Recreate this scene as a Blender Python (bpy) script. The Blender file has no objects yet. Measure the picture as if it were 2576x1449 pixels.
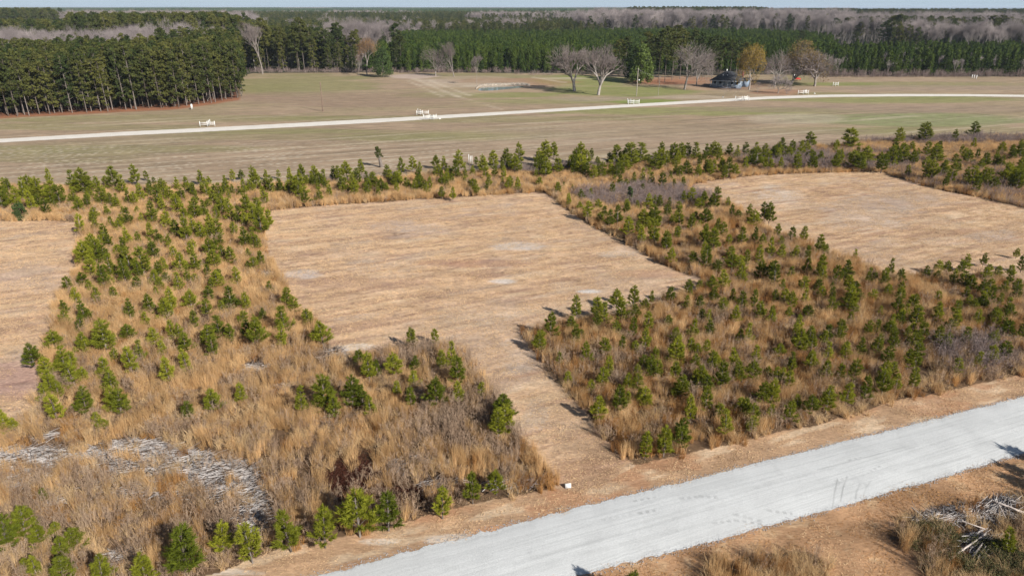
import bpy, math, random
import numpy as np
from mathutils import Vector, Matrix, Euler
random.seed(7); RNG = np.random.default_rng(11)
R = math.radians
SC = bpy.context.scene
COL = SC.collection

# ------------------------------------------------------------------ camera, sky, sun, exposure
CAM_H = 30.0
HAZE = 7e-5
PITCH = R(22.38)                 # looking down
FOC = 1717.3                     # focal length in units of a 2576-wide picture
CT, ST = math.cos(PITCH), math.sin(PITCH)
cd = bpy.data.cameras.new('camera'); cam = bpy.data.objects.new('camera', cd); COL.objects.link(cam)
cam.location = (0, 0, CAM_H); cam.rotation_euler = (R(90) - PITCH, 0, 0)
cd.sensor_width = 36; cd.lens = 24.0; cd.clip_start = 0.5; cd.clip_end = 60000
SC.camera = cam
SUN_EL, SUN_AZ = R(32), R(136)   # azimuth clockwise from +Y
w = bpy.data.worlds.new("World"); SC.world = w; w.use_nodes = True
nt = w.node_tree; bg = nt.nodes['Background']
sky = nt.nodes.new('ShaderNodeTexSky'); sky.sky_type = 'NISHITA'; sky.sun_disc = False
sky.sun_elevation = SUN_EL; sky.sun_rotation = SUN_AZ; sky.air_density = 1.0; sky.dust_density = 0.6; sky.ozone_density = 1.0
tcw = nt.nodes.new('ShaderNodeTexCoord'); sxz = nt.nodes.new('ShaderNodeSeparateXYZ'); nt.links.new(tcw.outputs['Generated'], sxz.inputs[0])
mrz = nt.nodes.new('ShaderNodeMapRange'); mrz.inputs[1].default_value = -.02; mrz.inputs[2].default_value = .16; mrz.inputs[3].default_value = 1; mrz.inputs[4].default_value = 0; nt.links.new(sxz.outputs[2], mrz.inputs[0])
mxw = nt.nodes.new('ShaderNodeMix'); mxw.data_type = 'RGBA'; mxw.inputs[7].default_value = (6.2, 7.9, 9.6, 1)      # pale blue low sky away from the sun
nt.links.new(mrz.outputs[0], mxw.inputs[0]); nt.links.new(sky.outputs[0], mxw.inputs[6]); nt.links.new(mxw.outputs[2], bg.inputs[0]); bg.inputs[1].default_value = 0.055
sd = bpy.data.lights.new('sun', 'SUN'); sun = bpy.data.objects.new('sun', sd); COL.objects.link(sun)
sd.energy = 5.0; sd.angle = R(0.5); sd.color = (1.0, 0.945, 0.865)
sdir = Vector((math.sin(SUN_AZ)*math.cos(SUN_EL), math.cos(SUN_AZ)*math.cos(SUN_EL), math.sin(SUN_EL)))
sun.rotation_euler = (-sdir).to_track_quat('-Z', 'Y').to_euler(); sun.location = (60, -60, 90)
SC.view_settings.view_transform = 'Standard'; SC.view_settings.look = 'None'
SC.view_settings.exposure = 0.52; SC.view_settings.gamma = 1.0; SC.view_settings.use_curve_mapping = False

# ------------------------------------------------------------------ survey: where a point of the plan lies
def G(x, y, z=0.0):
    """ground point (world X, Y) surveyed from the picture coordinates (2576 wide)"""
    dx, dy = (x-1288)/FOC, (724.5-y)/FOC
    t = (CAM_H-z)/(ST - dy*CT)
    return (dx*t, (CT+dy*ST)*t)
def HT(y, Y):
    dy = (724.5-y)/FOC
    return CAM_H - Y*(ST-CT*dy)/(CT+ST*dy)
def UV(X, Y, Z=0.0):
    """inverse of G, for arrays"""
    dz = Z-CAM_H
    f = Y*CT - dz*ST; u = Y*ST + dz*CT
    f = np.where(f < 1, 1, f)
    return 1288 + FOC*X/f, 724.5 - FOC*u/f
def XU(u, Y):
    """X of the column u at distance Y"""
    return (u-1288)/FOC*(Y*CT + CAM_H*ST)
def poly_world(pts): return [G(*p) for p in pts]
def inside(px, py, poly):
    px = np.asarray(px); py = np.asarray(py); r = np.zeros(px.shape, bool)
    n = len(poly); j = n-1
    for i in range(n):
        xi, yi = poly[i]; xj, yj = poly[j]
        if yi != yj:
            c = ((yi > py) != (yj > py)) & (px < (xj-xi)*(py-yi)/(yj-yi)+xi)
            r ^= c
        j = i
    return r
TAB = RNG.random((256, 256))
def vn(x, y, s=0):
    x = np.asarray(x, float)+s*37.3; y = np.asarray(y, float)+s*91.7
    xi = np.floor(x).astype(int); yi = np.floor(y).astype(int)
    fx = x-xi; fy = y-yi; fx = fx*fx*(3-2*fx); fy = fy*fy*(3-2*fy)
    a = TAB[xi & 255, yi & 255]; b = TAB[(xi+1) & 255, yi & 255]; c = TAB[xi & 255, (yi+1) & 255]; d = TAB[(xi+1) & 255, (yi+1) & 255]
    return (a*(1-fx)+b*fx)*(1-fy) + (c*(1-fx)+d*fx)*fy
def fbm(x, y, s=0, o=4):
    v = 0; a = .5; t = 0
    for k in range(o):
        v = v + a*vn(x*2**k, y*2**k, s+k); t += a; a *= .5
    return v/t
def sstep(a, b, x): t = np.clip((x-a)/(b-a), 0, 1); return t*t*(3-2*t)

# ------------------------------------------------------------------ tagging and mesh building
def tag(o, label=None, cat=None, group=None, kind=None):
    if label: o['label'] = label
    if cat: o['category'] = cat
    if group: o['group'] = group
    if kind: o['kind'] = kind
    return o
def mesh_np(name, V, F, mats, mi=None, smooth=False, link=True, parent=None):
    """V (n,3); F list of (m,k) index arrays"""
    V = np.asarray(V, np.float32).reshape(-1, 3)
    me = bpy.data.meshes.new(name)
    F = [np.asarray(f, np.int32) for f in F if len(f)]
    ls = np.concatenate([f.ravel() for f in F]); ks = np.concatenate([np.full(len(f), f.shape[1], np.int32) for f in F])
    st = np.concatenate([[0], np.cumsum(ks)[:-1]]).astype(np.int32)
    me.vertices.add(len(V)); me.vertices.foreach_set('co', V.ravel())
    me.loops.add(len(ls)); me.loops.foreach_set('vertex_index', ls)
    me.polygons.add(len(ks)); me.polygons.foreach_set('loop_start', st)
    try: me.polygons.foreach_set('loop_total', ks)
    except Exception: pass
    for m in (mats if isinstance(mats, (list, tuple)) else [mats]): me.materials.append(m)
    if mi is not None: me.polygons.foreach_set('material_index', np.asarray(mi, np.int32))
    if smooth: me.polygons.foreach_set('use_smooth', np.ones(len(ks), bool))
    me.update(calc_edges=True); me.validate()
    o = bpy.data.objects.new(name, me)
    if link: COL.objects.link(o)
    if parent: o.parent = parent
    return o
class MB:
    """collects boxes, tubes and polygons, then links them as one mesh"""
    def __init__(s): s.V = []; s.F = {3: [], 4: []}; s.n = 0; s.bigs = []
    def add(s, V, F):
        V = np.asarray(V, float).reshape(-1, 3); s.V.append(V)
        for f in F: 
            f = [i+s.n for i in f]
            if len(f) in (3, 4): s.F[len(f)].append(f)
            else: s.bigs.append(f)
        s.n += len(V)
    def box(s, x0, x1, y0, y1, z0, z1, M=None):
        V = [(x, y, z) for z in (z0, z1) for x, y in ((x0, y0), (x1, y0), (x1, y1), (x0, y1))]
        if M is not None: V = [tuple(M @ Vector(v)) for v in V]
        s.add(V, [(3, 2, 1, 0), (4, 5, 6, 7), (0, 1, 5, 4), (1, 2, 6, 5), (2, 3, 7, 6), (3, 0, 4, 7)])
    def tube(s, p0, p1, r0, r1, k=6, cap=True):
        p0 = Vector(p0); p1 = Vector(p1); d = (p1-p0)
        if d.length < 1e-6: return
        d.normalize(); a = d.orthogonal().normalized(); b = d.cross(a)
        V = []
        for p, r in ((p0, r0), (p1, r1)):
            for i in range(k):
                t = 2*math.pi*i/k; V.append(tuple(p + a*(r*math.cos(t)) + b*(r*math.sin(t))))
        F = [(i, (i+1) % k, k+(i+1) % k, k+i) for i in range(k)]
        if cap and k <= 4: F.append(tuple(range(k, 2*k)))
        elif cap:
            V.append(tuple(p1)); F += [(k+i, k+(i+1) % k, 2*k) for i in range(k)]
        s.add(V, F)
    def build(s, name, mat, parent=None, link=True, smooth=False):
        o = mesh_np(name, np.concatenate(s.V), [np.array(s.F[3]).reshape(-1, 3), np.array(s.F[4]).reshape(-1, 4)] if not s.bigs else
                    [np.array(s.F[3]).reshape(-1, 3), np.array(s.F[4]).reshape(-1, 4)]+[np.array([b]) for b in s.bigs], mat, link=link, smooth=smooth)
        if parent: o.parent = parent
        return o
def empty(name, loc, rz=0.0, sc=None, **kw):
    o = bpy.data.objects.new(name, None); COL.objects.link(o); o.location = loc; o.rotation_euler = (0, 0, rz)
    o.empty_display_size = 0.3
    if sc is not None: o.scale = sc if hasattr(sc, '__len__') else (sc, sc, sc)
    tag(o, **kw); return o

# ------------------------------------------------------------------ materials
def mat(name, col, rough=0.9, var=None, rnd=0.0, nscale=3.0, namt=0.25, spec=0.15, bump=0.0, transl=0.0):
    """diffuse-like procedural material; var = second colour mixed in by the instance's random number"""
    m = bpy.data.materials.new(name); m.use_nodes = True; t = m.node_tree; N = t.nodes; L = t.links
    b = N['Principled BSDF']; b.inputs['Roughness'].default_value = rough
    b.inputs['Specular IOR Level'].default_value = spec
    tc = N.new('ShaderNodeNewGeometry'); no = N.new('ShaderNodeTexNoise'); no.inputs['Scale'].default_value = nscale; no.inputs['Detail'].default_value = 3
    L.new(tc.outputs['Position'], no.inputs['Vector'])
    c0 = N.new('ShaderNodeRGB'); c0.outputs[0].default_value = (*col, 1)
    src = c0.outputs[0]
    if var is not None:
        oi = N.new('ShaderNodeObjectInfo'); mx = N.new('ShaderNodeMix'); mx.data_type = 'RGBA'
        mx.inputs[7].default_value = (*var, 1); L.new(src, mx.inputs[6]); L.new(oi.outputs['Random'], mx.inputs[0]); src = mx.outputs[2]
    mr = N.new('ShaderNodeMapRange'); mr.inputs[1].default_value = .25; mr.inputs[2].default_value = .75
    mr.inputs[3].default_value = 1-namt; mr.inputs[4].default_value = 1+namt; L.new(no.outputs[0], mr.inputs[0])
    vm = N.new('ShaderNodeVectorMath'); vm.operation = 'SCALE'; L.new(src, vm.inputs[0]); L.new(mr.outputs[0], vm.inputs[3])
    L.new(vm.outputs[0], b.inputs['Base Color'])
    if bump:
        bp = N.new('ShaderNodeBump'); bp.inputs['Strength'].default_value = bump; L.new(no.outputs[0], bp.inputs['Height']); L.new(bp.outputs[0], b.inputs['Normal'])
    if transl:
        tr = N.new('ShaderNodeBsdfTranslucent'); L.new(vm.outputs[0], tr.inputs[0]); ms = N.new('ShaderNodeMixShader'); ms.inputs[0].default_value = transl
        L.new(b.outputs[0], ms.inputs[1]); L.new(tr.outputs[0], ms.inputs[2]); L.new(ms.outputs[0], N['Material Output'].inputs[0])
    return m
M = {}
M['needle']  = mat('young pine needles', (.105, .130, .012), var=(.300, .305, .028), nscale=3.5, namt=.4, transl=.3)
M['needle2'] = mat('mature pine needles', (.036, .054, .015), var=(.110, .110, .028), nscale=.5, namt=.35, transl=.12)
M['needle3'] = mat('plantation pine needles', (.040, .070, .014), var=(.085, .118, .020), nscale=.3, namt=.3, transl=.12)
M['bark']    = mat('pine bark', (.10, .08, .065), var=(.22, .19, .17), nscale=3, namt=.3)
M['twigbark'] = mat('grey hardwood bark', (.24, .21, .19), var=(.33, .295, .27), nscale=1.5, namt=.2)
M['twig']    = mat('bare hardwood twigs', (.19, .155, .145), var=(.26, .22, .205), nscale=.6, namt=.2)
M['twigfar'] = mat('far bare hardwood crowns', (.20, .17, .168), var=(.34, .295, .285), nscale=.05, namt=.2)
M['olive']   = mat('budding leaves olive', (.20, .145, .055), var=(.24, .165, .06), nscale=.8, namt=.3, transl=.2)
M['yellow']  = mat('budding leaves yellow', (.29, .20, .045), nscale=.8, namt=.3, transl=.2)
M['rust']    = mat('rusty brown leaves', (.25, .15, .07), nscale=.8, namt=.3, transl=.2)
M['magnolia'] = mat('glossy evergreen leaves', (.095, .135, .022), nscale=.9, namt=.4, transl=.05, rough=.6, spec=.4)
M['cedar']   = mat('cedar foliage', (.055, .085, .025), nscale=.9, namt=.35)
M['grassA']  = mat('tan broomsedge blades', (.44, .270, .122), var=(.68, .455, .230), nscale=.35, namt=.22, transl=.2)
M['grassB']  = mat('pale straw blades', (.55, .38, .20), var=(.70, .51, .29), nscale=.5, namt=.2, transl=.2)
M['grassO']  = mat('orange brown blades', (.31, .150, .050), var=(.50, .28, .105), nscale=.5, namt=.25, transl=.2)
M['weed']    = mat('grey brown weed stems', (.27, .185, .125), var=(.42, .31, .22), nscale=.5, namt=.22, transl=.1)
M['brush']   = mat('mauve grey brush twigs', (.21, .155, .14), var=(.29, .23, .21), nscale=.6, namt=.2)
M['straw']   = mat('cut straw litter', (.52, .35, .20), var=(.68, .49, .29), nscale=.8, namt=.25)
M['needlebrown'] = mat('dead red brown needles', (.070, .026, .016), nscale=3, namt=.35)
M['stick']   = mat('weathered silver sticks', (.43, .40, .385), nscale=2, namt=.35)
M['darkstick'] = mat('shaded stick twigs', (.10, .075, .06), nscale=2, namt=.4)  # shaded copy of the stick colour, for the dark gaps between sticks
M['log']     = mat('weathered log', (.48, .42, .38), nscale=4, namt=.35, bump=.3)
M['white']   = mat('white painted board', (.70, .70, .68), nscale=4, namt=.04, rough=.5)
M['stone']   = mat('grey road stone', (.36, .36, .37), nscale=9, namt=.2)
# ------------------------------------------------------------------ plan of the ground (picture-survey coordinates)
ROAD_UP = [(560,1520),(784,1449),(1014,1390),(1169,1352),(1288,1322),(1388,1294),(1538,1254),(1726,1211),(1932,1156),(2032,1140),(2122,1111),(2232,1086),(2307,1055),(2432,1035),(2576,1002),(2900,915),(3300,822)]
ROAD_LO = [(1180,1520),(1503,1436),(1576,1416),(1663,1391),(1788,1364),(1932,1325),(2082,1284),(2207,1244),(2307,1219),(2432,1181),(2576,1142),(2900,1050),(3300,945)]
LANE_UP = [(-1500,458),(-500,387),(-200,367),(0,350.2),(300,333),(644,315.7),(966,298.4),(1288,280.6),(1610,261.4),(1932,243.4),(2082,239),(2254,237.2),(2432,237.6),(2576,239.4),(3000,245)]
LANE_LO = [(-1500,476),(-500,400),(-200,377),(0,359.2),(300,342.5),(644,325.5),(966,308.0),(1288,287.8),(1610,268.6),(1932,250.0),(2082,244.9),(2254,243.2),(2432,243.0),(2576,244.6),(3000,251)]
CLEAR_C = [(668,536),(700,526),(870,514),(1100,499),(1300,487),(1376,484),(1405,510),(1450,545),(1500,575),(1570,608),(1640,648),(1700,680),(1778,708),(1775,725),(1720,742),(1640,762),(1540,790),(1450,805),(1385,822),(1308,838),
           (1330,870),(1370,915),(1440,1000),(1480,1050),(1530,1115),(1582,1170),(1500,1230),(1400,1230),(1388,1195),(1345,1135),(1295,1080),(1270,1020),(1225,955),(1160,885),(1080,872),(1000,886),(900,890),(838,880),(815,850),(780,800),(735,770),(712,705),(676,652),(664,600)]
CLEAR_L = [(-1500,665),(-500,592),(0,557),(195,556),(206,575),(198,620),(196,680),(160,735),(148,775),(118,835),(85,900),(118,930),(105,985),(92,1045),(20,1075),(-60,1085),(-500,1120),(-1500,1260)]
CLEAR_R = [(1730,476),(1745,464),(1800,454),(1900,442),(2100,434),(2216,433),(2330,470),(2450,495),(2576,524),(2900,600),(3300,700),(3300,860),(2700,735),(2576,716),(2507,700),(2380,696),(2307,700),(2232,688),(2157,660),(2082,642),(2032,615),(1960,590),(1932,583),(1880,540),(1800,500)]
THICK = [(-1500,580),(-600,507),(0,474),(400,472),(640,472),(1000,449),(1288,428),(1500,422),(1640,407),(1900,386),(2050,374),(2130,367),(2210,357),(2300,352),(2576,345),(3000,335),(3300,328),(3300,760),(2900,850),(2576,941),(2457,965),(2357,985),(2232,1017),(2092,1057),(1982,1082),(1850,1112),(1700,1146),(1582,1170),
         (1400,1228),(1290,1245),(1180,1270),(1100,1290),(1000,1320),(880,1345),(750,1372),(620,1405),(500,1449),(350,1500),(0,1600),(-600,1760),(-1500,2000)]
THICK_R2 = [(1785,1449),(1800,1422),(1880,1402),(1935,1398),(2000,1388),(2060,1402),(2088,1449),(2130,1530),(1750,1530)]
THICK_R = [(2950,1180),(2700,1225),(2576,1250),(2482,1262),(2394,1293),(2307,1316),(2214,1332),(2232,1361),(2282,1403),(2345,1475),(2500,1640),(3300,1900),(3300,1200)]
def smoothed(pts):
    W_ = np.array([G(*p) for p in pts]); t_ = np.arange(len(W_)); k = W_[:, 0]; cf = np.polyfit(k, W_[:, 1], 5); ks = np.linspace(k[0], k[-1], 40); Ys = np.polyval(cf, ks)
    a_, b_ = UV(ks, Ys); return [(float(p), float(q)) for p, q in zip(a_, b_)]
ROAD_UP = smoothed(ROAD_UP); ROAD_LO = smoothed(ROAD_LO)
def polyline_x(pts, u):
    xs = [p[0] for p in pts]; ys = [p[1] for p in pts]; return np.interp(u, xs, ys)

# ------------------------------------------------------------------ ground sheet
ys = [14.0]
while ys[-1] < 30000: ys.append(ys[-1]*(1.0042 if ys[-1] < 420 else 1.03))
ys = np.array(ys); sl = np.concatenate([np.linspace(-4, -1.7, 24)[:-1], np.linspace(-1.7, 1.3, 601), np.linspace(1.3, 4, 24)[1:]])
nr, nc = len(ys), len(sl)
gx = (ys[:, None]*sl[None, :]); gy = np.repeat(ys[:, None], nc, 1)
u, v = UV(gx, gy)
wob = (fbm(gx*.35, gy*.35, 3)-.5)
pxm = (gy*CT + 11.4)/FOC                        # metres per survey unit
uj = u + wob*2.2/pxm*.6; vj = v + (fbm(gx*.4, gy*.4, 9)-.5)*14*np.clip(60/gy, 0, 1.2)
def C(*c): return np.array(c)[None, None, :]
col = np.zeros((nr, nc, 3)) + C(.060, .062, .040)          # forest floor / far land
def paint(mask, c, a=1.0):
    global col
    m = (np.asarray(mask, float)*a)[..., None]; col = col*(1-m) + (c if hasattr(c, 'shape') else C(*c))*m
# --- pasture between belt and woods
back_edge = np.interp(u, [-600, 0, 125, 300, 450, 537, 602, 605, 634, 965, 1100, 1288, 1500, 1700, 1900, 2100, 2576, 3000], [330, 293, 287, 277, 268, 257, 245, 192, 185, 182, 182, 185, 186, 190, 188, 190, 193, 196])
n1 = fbm(gx*.012, gy*.02, 1, 5); n2 = fbm(gx*.05, gy*.12, 2, 4)
ang = math.atan2(G(1288, 284)[1]-G(644, 320)[1], G(1288, 284)[0]-G(644, 320)[0])
la = gx*math.cos(ang)+gy*math.sin(ang); lb = -gx*math.sin(ang)+gy*math.cos(ang)
st1 = fbm(la*.02, lb*.9, 5, 4); st2 = fbm(la*.05, lb*2.6, 6, 3)
field = v > back_edge
fc = C(.305, .226, .155)*(0.80+.42*n2[..., None]) 
fc = fc*(.84+.32*st1[..., None])
paint(field, fc)
def blob(cx, cy, rx, ry, c, a=1.0, soft=.5, nz=.7):
    d = ((u-cx)/rx)**2 + ((v-cy)/ry)**2 + (n2-.5)*nz*2 + (st1-.5)*nz
    paint(field*sstep(1.0+soft, 1.0-soft, d), c, a)
GR = (.195, .200, .078); GRB = (.165, .220, .045); PALE = (.50, .42, .32); RED = (.30, .17, .10)
grn = sstep(.47, .66, fbm(la*.012, lb*.05, 21, 4)); paint(field*grn, (.235, .21, .11), .35)
for a in [(760,215,190,26,GR,.75),(400,300,500,10,GR,.5),(150,320,420,9,GR,.55),(300,375,420,10,GR,.5),(100,395,300,14,GR,.45),(1150,300,500,9,GR,.5),(900,340,600,12,GR,.35),(1200,192,260,7,GR,.6),
          (1480,205,150,14,GRB,.75),(1560,228,200,14,GRB,.7),(1620,256,90,6,GRB,.9),(1200,240,200,8,GRB,.6),(1750,280,400,11,GRB,.65),(2120,212,90,5,GRB,.7),(2250,213,300,7,GR,.7),(2250,252,300,9,GRB,.6),
          (2300,302,300,17,(.19,.235,.10),.8),(2100,330,260,10,GR,.5),(2350,330,280,14,GR,.45),(1400,255,260,6,GRB,.35),(2060,236,90,4,GR,.6),(640,330,260,7,GR,.6),(1180,345,300,10,GR,.4),(2000,205,60,12,GR,.5)]:
    blob(*a[:4], a[4], a[5]*.8)
for a in [(900,250,300,20,(.27,.19,.14),.6),(1500,250,120,6,(.30,.25,.19),.5),(1680,340,500,25,(.30,.225,.165),.5),(2000,300,120,14,(.40,.34,.25),.6),(2200,275,500,10,(.27,.20,.155),.5),(2350,222,400,7,(.30,.23,.17),.6),
          (1040,193,60,6,(.42,.33,.28),.9),(1110,205,60,6,(.40,.32,.25),.7),(1190,196,90,4,(.36,.28,.21),.6),(1260,212,90,10,(.42,.35,.27),.6),(1150,235,70,6,(.36,.29,.21),.5),(1340,208,110,11,RED,.55),(1230,205,90,9,(.30,.20,.13),.5),(1140,215,80,7,PALE,.35),(1420,198,60,3,PALE,.45),(1760,222,60,6,(.36,.24,.17),.7),(1740,245,90,4,(.40,.33,.25),.6),
          (1960,232,70,9,(.30,.16,.10),.6),(1850,212,90,12,(.24,.15,.10),.7),(1660,207,90,7,(.28,.13,.08),.7),(1700,203,100,10,(.30,.13,.07),.5)]:
    blob(*a[:4], a[4], a[5])
# pale tracks near the pond
for (x0, y0), (x1, y1), wd in [((1045,200),(1150,243),5),((1030,205),(1110,242),3),((1150,243),(1260,275),2.2),((1085,205),(1180,240),4),((1340,195),(1420,208),3)]:
    tt = np.clip(((u-x0)*(x1-x0)+(v-y0)*(y1-y0)*1)/((x1-x0)**2+(y1-y0)**2), 0, 1)
    d = np.hypot((u-x0-tt*(x1-x0))*.35, v-y0-tt*(y1-y0))
    paint(field*sstep(wd, wd*.2, d+(n2-.5)*5+(st1-.5)*4), PALE, .5)
# pale mown streaks in the near part of the field
paint(field*sstep(.62, .72, st1)*(v > 290), (.40, .34, .25), .55)
paint(field*sstep(.66, .74, st2)*sstep(330, 400, v), (.52, .45, .35), .7)
paint(field*sstep(.40, .30, st1)*(v > 270), (.215, .165, .115), .45)
paint(field*sstep(.36, .26, st2)*sstep(330, 400, v), (.17, .14, .10), .5)
# red pine straw along the left pine block
dl = v - np.interp(u, [-600, 0, 125, 300, 450, 537, 605], [330, 293, 287, 277, 268, 257, 245])
paint((u < 603)*sstep(9, 3, dl+(n2-.5)*8)*(dl > -160), (.27, .115, .062), .9)
paint((u < 603)*(~field)*(v > 180), (.17, .08, .05), .9)
# --- thicket floor
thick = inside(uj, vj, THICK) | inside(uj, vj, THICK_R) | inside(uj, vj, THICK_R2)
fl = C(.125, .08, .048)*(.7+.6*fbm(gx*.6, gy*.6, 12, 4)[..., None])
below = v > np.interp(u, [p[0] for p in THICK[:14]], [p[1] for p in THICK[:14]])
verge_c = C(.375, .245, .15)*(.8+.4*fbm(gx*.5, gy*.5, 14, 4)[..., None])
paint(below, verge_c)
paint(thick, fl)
rd_lo = np.interp(u, [p[0] for p in ROAD_LO], [p[1] for p in ROAD_LO])
beyond = below & (v > rd_lo) & ~thick
paint(beyond, C(.36, .215, .12)*(.6+.8*fbm(gx*.5, gy*.5, 15, 6)[..., None]))
paint(beyond*sstep(.60, .75, fbm(gx*.9, gy*.9, 16, 4)), (.47, .33, .20), .6)
# --- mown clearings
m0, m1 = G(706, 722), G(1194, 652); ma = math.atan2(m1[1]-m0[1], m1[0]-m0[0])
ca = gx*math.cos(ma)+gy*math.sin(ma); cb = -gx*math.sin(ma)+gy*math.cos(ma)
clear = inside(uj, vj, CLEAR_C) | inside(uj, vj, CLEAR_L) | inside(uj, vj, CLEAR_R)
s1 = fbm(ca*.06, cb*.55, 31, 4); s2 = fbm(ca*.16, cb*1.6, 32, 4); s3 = fbm(gx*.09, gy*.09, 33, 4); s4 = fbm(gx*.8, gy*.8, 34, 3)
cc = C(.500, .345, .225)*(.86+.28*s4[..., None])
paint(clear, cc)
paint(clear*sstep(.52, .68, s1), (.335, .22, .145), .55)
paint(clear*sstep(.58, .66, s2), (.30, .185, .13), .6)
paint(clear*sstep(.64, .70, fbm(ca*.35, cb*3.2, 45, 4)), (.24, .15, .10), .6)
paint(clear*sstep(.73, .78, fbm(gx*1.3, gy*1.3, 46, 3)), (.20, .13, .09), .7)
paint(clear*sstep(.44, .32, s2), (.57, .43, .28), .45)
paint(clear*sstep(.56, .70, s3), (.40, .315, .25), .35)                     # grey thin patches
paint(clear*sstep(.63, .72, fbm(ca*.12, cb*.5, 37, 3)), (.44, .37, .31), .3)
def cblob(cx, cy, rx, ry, c, a):
    d = ((u-cx)/rx)**2 + ((v-cy)/ry)**2 + (s2-.5)*2.2
    paint(clear*sstep(1.5, .5, d), c, a)
for a in [(2180,535,110,45,(.40,.33,.28),.5),(2250,505,120,22,(.33,.25,.20),.5),(2500,595,70,15,(.36,.29,.25),.6),(1960,490,60,18,(.50,.44,.39),.5),(40,960,90,45,(.33,.20,.17),.7),(60,700,120,40,(.44,.33,.26),.5),
          (900,712,190,14,(.33,.21,.155),.55),(1190,662,140,10,(.33,.18,.12),.6),(1010,570,90,14,(.42,.34,.30),.5),(1300,620,60,10,(.48,.45,.43),.6),(1420,812,70,9,(.42,.28,.18),.5),(1480,733,30,5,(.58,.56,.54),.9),
          (1265,708,30,5,(.56,.54,.52),.6),(760,690,50,12,(.42,.39,.38),.6),(1520,1130,60,60,(.33,.215,.135),.75),(1440,1080,60,60,(.36,.25,.165),.6),(1470,1190,80,40,(.30,.185,.115),.8),(1380,980,50,70,(.40,.285,.185),.5),(1300,930,40,20,(.40,.33,.27),.5),
          (1350,1040,30,30,(.38,.31,.25),.5),(900,875,60,9,(.55,.50,.44),.6),(870,505,60,4,(.66,.62,.56),.7),(1560,640,60,10,(.50,.43,.36),.5),(1650,690,90,10,(.40,.23,.14),.5)]:
    cblob(*a)
# verge blotches beside the near road
rd_up = np.interp(u, [p[0] for p in ROAD_UP], [p[1] for p in ROAD_UP])
vg = below & ~thick & ~clear & (v < rd_up+5)
paint(vg*sstep(.55, .68, fbm(ca*.3, cb*1.2, 40, 4)), (.56, .44, .31), .6)
paint(vg*sstep(.56, .66, fbm(gx*.25, gy*.5, 41, 4)), (.36, .19, .105), .6)
for a in [(1130,1355,70,12),(960,1362,50,7),(600,1440,60,8)]:
    d = ((u-a[0])/a[2])**2+((v-a[1])/a[3])**2+(s2-.5)*2; paint(vg*sstep(1.5, .5, d), (.56, .50, .43), .7)
# dark heap of dead needles in the lower thicket
for (cx_, cy_, rx_, ry_) in [(90,1148,120,24),(330,1150,150,36),(520,1190,110,50),(600,1235,60,30),(300,1180,120,16),(40,1200,70,20),(2440,1290,110,22),(2450,1372,50,34)]:
    d = ((u-cx_)/rx_)**2+((v-cy_)/ry_)**2+(s4-.5)*1.5; paint(sstep(1.4, .6, d), (.22, .175, .15), .8)
for a in [(890,1205,75,58),(1020,1250,50,24),(830,915,26,20)]:
    d = ((u-a[0])/a[2])**2+((v-a[1])/a[3])**2+(s4-.5)*1.5; paint(sstep(1.4, .7, d), (.075, .03, .02), .85)
far = sstep(420, 700, gy)[..., None]
rough = clear.astype(float)*1.0 + (below & ~clear)*.8 + field*(v < 480)*(~below)*.35
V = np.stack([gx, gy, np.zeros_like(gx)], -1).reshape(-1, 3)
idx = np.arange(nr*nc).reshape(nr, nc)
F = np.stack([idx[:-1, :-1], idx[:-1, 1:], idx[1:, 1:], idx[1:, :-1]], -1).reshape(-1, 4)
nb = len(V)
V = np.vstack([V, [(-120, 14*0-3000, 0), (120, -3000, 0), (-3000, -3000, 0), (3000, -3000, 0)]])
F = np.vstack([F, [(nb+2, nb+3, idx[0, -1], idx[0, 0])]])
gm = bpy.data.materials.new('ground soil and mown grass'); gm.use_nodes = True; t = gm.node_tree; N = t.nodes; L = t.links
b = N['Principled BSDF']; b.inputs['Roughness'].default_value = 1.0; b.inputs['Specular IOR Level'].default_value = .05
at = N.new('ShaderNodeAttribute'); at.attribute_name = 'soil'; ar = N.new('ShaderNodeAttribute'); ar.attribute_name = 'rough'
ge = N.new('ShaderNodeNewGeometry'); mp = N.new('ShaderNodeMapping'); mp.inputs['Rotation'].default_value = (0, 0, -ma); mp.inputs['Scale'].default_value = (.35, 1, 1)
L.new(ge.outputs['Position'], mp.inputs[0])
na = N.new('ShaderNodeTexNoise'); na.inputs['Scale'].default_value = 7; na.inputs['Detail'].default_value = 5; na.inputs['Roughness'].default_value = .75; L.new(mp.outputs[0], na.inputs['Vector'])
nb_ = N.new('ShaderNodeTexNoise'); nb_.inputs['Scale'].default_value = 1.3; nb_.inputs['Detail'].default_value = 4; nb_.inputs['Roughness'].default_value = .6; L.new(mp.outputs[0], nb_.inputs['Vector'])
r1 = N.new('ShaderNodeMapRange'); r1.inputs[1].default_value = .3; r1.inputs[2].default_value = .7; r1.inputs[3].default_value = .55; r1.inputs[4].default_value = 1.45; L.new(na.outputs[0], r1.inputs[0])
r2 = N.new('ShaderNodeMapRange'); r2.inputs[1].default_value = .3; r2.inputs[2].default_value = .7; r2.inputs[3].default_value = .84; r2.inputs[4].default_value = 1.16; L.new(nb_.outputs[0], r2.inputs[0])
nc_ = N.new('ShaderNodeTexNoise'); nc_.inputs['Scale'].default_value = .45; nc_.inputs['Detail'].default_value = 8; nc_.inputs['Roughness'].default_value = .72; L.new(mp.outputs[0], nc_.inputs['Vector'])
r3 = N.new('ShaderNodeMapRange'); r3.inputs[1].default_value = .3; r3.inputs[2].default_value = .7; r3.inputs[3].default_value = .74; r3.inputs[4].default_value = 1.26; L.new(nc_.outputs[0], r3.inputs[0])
mm = N.new('ShaderNodeMath'); mm.operation = 'MULTIPLY'; L.new(r1.outputs[0], mm.inputs[0]); L.new(r2.outputs[0], mm.inputs[1])
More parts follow.
